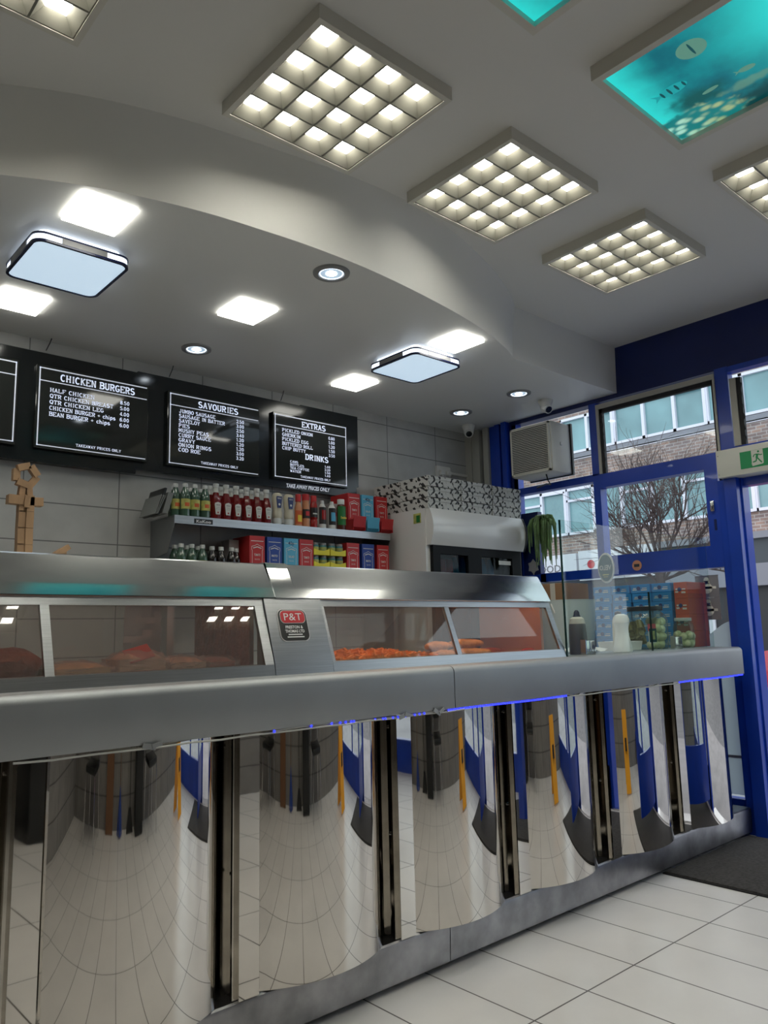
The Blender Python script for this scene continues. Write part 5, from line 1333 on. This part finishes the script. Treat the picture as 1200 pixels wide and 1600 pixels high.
# takeaway boxes on the fridge
def tbox(W, D, H):
    t = thing('takeaway_box', '', 'box', (0,0,0))
    MB().rbox(-W/2, W/2, -D/2, D/2, 0, H-.014, .002, 1).build('box_base', 'printed_card', t)
    MB().rbox(-W/2-.002, W/2+.002, -D/2-.004, D/2+.002, H-.026, H-.001, .002, 1).build('box_lid', 'printed_card', t)
    return t
tpx = Proto(tbox(.335, .285, .075)); rq = random.Random(8)
for ci, x in enumerate((3.975, 4.318, 4.665)):
    for row, y in ((0, 3.925), (1, 4.225)):
        nl = 3
        for k in range(nl):
            tpx.place((x + rq.uniform(-.012, .012) - .004, y + rq.uniform(-.006, .010), FZ+.078*k), 'printed takeaway box in the %s %s stack on the fridge, %s from the bottom' % (('front', 'rear')[row], ('left', 'middle', 'right')[ci], ORD[k]), 0, 'printed takeaway boxes on the fridge')
# socket and plant
so = thing('wall_socket', 'white double wall socket with two plugs on the tiles above the boxes', 'socket', (4.60, 4.39, 2.50))
MB().rbox(4.50, 4.66, 4.375, 4.40, 2.50, 2.60, .004).build('faceplate', 'white_plastic', so)
MB().rbox(4.52, 4.56, 4.345, 4.376, 2.52, 2.56, .004).rbox(4.60, 4.64, 4.345, 4.376, 2.52, 2.56, .004).build('plug', 'white_plastic', so)
b = MB(); b.tube([(4.54, 4.35, 2.52), (4.54, 4.35, 2.46), (4.58, 4.35, 2.43), (4.62, 4.35, 2.46), (4.62, 4.35, 2.52)], .004, 6).build('cord', 'white_plastic', so)
MB().box(4.66, 4.90, 4.385, 4.40, 2.545, 2.565).build('conduit', 'white_plastic', so)
pl_ = thing('trailing_plant', 'green trailing plant hanging beside the fridge at the window', 'plant', (4.72, 3.60, 2.05))
MB().lathe([(.035,-.02),(.05,.06),(.052,.065)], (4.865, 3.60, 2.03), 16).build('pot', 'black_plastic', pl_)
b = MB(); rp = random.Random(9)
for k in range(60):
    a = rp.uniform(0, 6.28); L = rp.uniform(.18, .40); x, y = 4.85, 3.60; pts = [(x, y, 2.10)]
    dx, dy = math.cos(a)*rp.uniform(.02, .09)-.03, math.sin(a)*rp.uniform(.02, .14)
    for j in range(1, 6):
        u = j/5; pts.append((min(4.885, x+dx*min(1, u*2)+rp.uniform(-.006,.006)), y+dy*min(1, u*2), 2.10+.03*math.sin(u*3)-L*u*u))
    b.tube(pts, [.004, .007, .008, .008, .006, .003], 5)
b.build('foliage', 'leaf_green', pl_)
b = MB(); pts = [(3.762+(.055 if k%2 else .04)*math.cos(k*math.pi/6), 1.73+(.06 if k%2 else .042)*math.sin(k*math.pi/6)) for k in range(12)]
b.prism(pts, 'X', XB+.01, XB+.014); b.box(XB+.010, XB+.014, 3.757, 3.767, 1.62, 1.68)
tag(b.build('leaf_decal', 'grey_decal', loc=(XB+.012, 3.76, 1.73)), 'grey leaf shaped decal on the window beside the plant', 'sticker')

# ------------------------------------------------------------------ air vent box at the window
AX, AY0, AY1, AZ0, AZ1 = 4.63, 3.345, 3.705, 2.40, 2.772
ac = thing('vent_box', 'beige slatted air vent box fixed high in the window corner', 'vent', ((AX+XB)/2, 3.52, AZ0))
b = MB().rbox(AX+.018, XB-.01, AY0-.012, AY1+.01, AZ0-.006, AZ1+.006, .012); b.build('housing', 'off_white_plastic', ac)
MB().box(AX+.003, AX+.018, AY0+.012, AY1-.012, AZ0+.012, AZ1-.012).build('dark_recess', 'black_plastic', ac)
MB().box(AX, AX+.02, AY0, AY0+.014, AZ0, AZ1).box(AX, AX+.02, AY1-.014, AY1, AZ0, AZ1).box(AX, AX+.02, AY0, AY1, AZ0, AZ0+.014).box(AX, AX+.02, AY0, AY1, AZ1-.014, AZ1).build('front_frame', 'off_white_plastic', ac)
b = MB(); n = 26
for k in range(n):
    z = AZ0+.018+(AZ1-AZ0-.036)*k/(n-1); b.obox((AX+.004, (AY0+AY1)/2, z), (.008, AY1-AY0-.024, .0055), Matrix.Rotation(.3, 3, 'Y'))
for k in range(5): y = AY0+.06*(k+1); b.box(AX+.006, AX+.008, y-.001, y+.001, AZ0+.01, AZ1-.01)
b.build('slats', 'off_white_plastic', ac, smooth=False)
MB().box(XB-.02, XB, AY0-.025, AY1+.02, AZ0-.012, AZ1+.012).build('rear_flange', 'black_plastic', ac)
MB().rbox(AX+.12, AX+.145, AY0-.017, AY0-.011, 2.60, 2.625, .003).build('side_knob', 'off_white_plastic', ac)
b = MB(); b.tube([(4.72, 3.45, AZ0-.006), (4.72, 3.44, AZ0-.05), (4.78, 3.46, AZ0-.075), (4.85, 3.55, AZ0-.05), (4.88, 3.66, AZ0-.06)], .006, 6); b.build('power_cable', 'black_plastic', ac)

# ------------------------------------------------------------------ exit sign
EX = 4.78
es = thing('exit_sign', 'white box sign with green running man above the doorway', 'exit sign', (4.84, 1.9, 2.16))
ya, yb = 2.185, 1.55
MB().rbox(EX, XB-.0, yb, ya, 2.160, 2.335, .003).build('sign_box', 'sign_white', es)
b = MB()
for y, z in ((ya-.012, 2.30), (ya-.012, 2.18)): b.lathe([(.004,0),(.003,-.002)], (EX, y, z), 8, axis='X')
b.build('screw', 'fixture_grey', es)
gy0, gy1, gz0, gz1 = 1.66, 2.035, 2.192, 2.298
MB().box(EX-.002, EX, gy0, gy1, gz0, gz1).build('green_panel', 'sign_green', es)
def yz(pts, m, name, off):
    b = MB()
    for pl in pts: b.poly([(EX-off, y, z) for y, z in pl])
    b.build(name, m, es, smooth=False, flip=False)
D1, D0 = 1.965, 1.895
yz([[(D1,2.297),(D0,2.297),(D0,2.212),(D0+.006,2.206),(D1-.002,2.200),(D1,2.21)], [(D1+.005,2.214),(D1-.004,2.222),(D1-.01,2.214)]], 'sign_white', 'door_pictogram', .0026)
def limb(a, c, w_):
    d = Vector((c[0]-a[0], c[1]-a[1])).normalized(); n = Vector((-d.y, d.x))*w_/2
    return [(a[0]-n.x, a[1]-n.y), (c[0]-n.x, c[1]-n.y), (c[0]+n.x, c[1]+n.y), (a[0]+n.x, a[1]+n.y)]
hd = [(1.922+.0065*math.cos(a), 2.285+.0065*math.sin(a)) for a in [2*math.pi*k/12 for k in range(12)]]
yz([hd, limb((1.928,2.272),(1.934,2.246),.014), limb((1.934,2.270),(1.948,2.268),.006), limb((1.948,2.268),(1.954,2.255),.006), limb((1.924,2.270),(1.912,2.262),.006), limb((1.912,2.262),(1.900,2.264),.006),
    limb((1.934,2.248),(1.938,2.228),.008), limb((1.938,2.228),(1.958,2.224),.008), limb((1.930,2.248),(1.920,2.233),.008), limb((1.920,2.233),(1.905,2.214),.008)], 'sign_green', 'running_figure', .0034)

# ------------------------------------------------------------------ door mat
mt = MB().rbox(3.825, 4.80, .55, 2.20, .001, .013, .004); mt.xf(Matrix.Identity(4))
mo_ = mt.build('door_mat', 'mat_grey', loc=(4.3, 1.3, 0)); tag(mo_, 'dark grey ribbed door mat on the white floor tiles at the doorway', 'mat')
MB().box(3.815, 4.81, .54, 2.21, .0005, .006).build('rubber_edge', 'black_rubber', mo_)

# ------------------------------------------------------------------ customer side, seen in the mirror panels
wf = thing('wet_floor_sign', 'yellow folding floor sign reflected in the curved mirror panels', 'floor sign', (3.75, -.2, 0))
for s in (-1, 1):
    b = MB(); b.obox((3.75, -.2+s*.10, .31), (.28, .012, .62), Matrix.Rotation(s*.30, 3, 'X')); pn = b.build('panel', 'sign_yellow', wf)
    b = MB(); b.obox((3.75, -.2+s*.115, .36), (.12, .006, .10), Matrix.Rotation(s*.30, 3, 'X')); b.build('printed_warning', 'label_black', pn)
b = MB().tube([(1.0, -1.08, 0.25), (1.0, -1.17, 1.45)], .012, 8); mp_ = b.build('mop', 'plank_brown', loc=(1.0, -1.1, 0)); tag(mp_, 'blue string mop leaning on the customer side wall, seen reflected', 'mop')
b = MB(); rr_ = random.Random(1)
for k in range(40): a = rr_.uniform(0, 6.28); b.tube([(1.0, -1.08, .30), (1.0+.06*math.cos(a), -1.06+.06*math.sin(a), .15), (1.0+.10*math.cos(a), -1.05+.10*math.sin(a), .01)], .008, 4)
b.build('mop_head', 'mop_blue', mp_)
b = MB().tube([(1.45, -1.08, 0.12), (1.45, -1.17, 1.35)], .012, 8); br_ = b.build('broom', 'black_plastic', loc=(1.45, -1.1, 0)); tag(br_, 'black broom leaning on the customer side wall, seen reflected', 'broom')
MB().prism([(1.30,0),(1.60,0),(1.50,.15),(1.40,.15)], 'Y', -1.10, -1.04).build('bristles', 'black_rubber', br_)
b = MB().obox((.55, -1.11, .75), (.30, .025, 1.5), Matrix.Rotation(.06, 3, 'X')); tag(b.build('wooden_plank', 'plank_brown', loc=(.55, -1.1, 0), smooth=False), 'brown wooden plank leaning on the customer side wall, seen reflected', 'plank')
def chair():
    t = thing('metal_chair', '', 'chair', (0,0,0))
    MB().rbox(-.21, .21, -.21, .21, .43, .48, .02).build('seat', 'black_plastic', t); MB().rbox(-.21, .21, -.23, -.19, .58, .92, .02).build('backrest', 'black_plastic', t)
    for sx in (-1, 1):
        for sy in (-1, 1): MB().tube([(sx*.19, sy*.19, .44), (sx*.22, sy*.23, .012), (sx*.22, sy*.23, 0)], .012, 8).build('leg', 'chrome', t)
    b = MB()
    for sx in (-1, 1): b.tube([(sx*.20, -.20, .44), (sx*.20, -.22, .70), (sx*.19, -.22, .90)], .012, 8)
    b.build('back_frame', 'chrome', t)
    return t
ch = Proto(chair())
ch.place((-.15, -.78, 0), 'black chair with chrome legs, left of the two reflected in the mirror panels', R(8), 'black chairs on the customer side')
ch.place((2.35, -.80, 0), 'black chair with chrome legs nearer the door, seen in the mirror panels', R(-6), 'black chairs on the customer side')
bn = MB().rbox(1.66, 2.0, -1.15, -.85, 0, .95, .02); bo = bn.build('litter_bin', 'black_plastic', loc=(1.83, -1.0, 0)); tag(bo, 'tall black bin on the customer side, seen reflected', 'bin')
MB().box(1.72, 1.94, -.852, -.847, .70, .85).build('bin_flap', 'fixture_grey', bo)
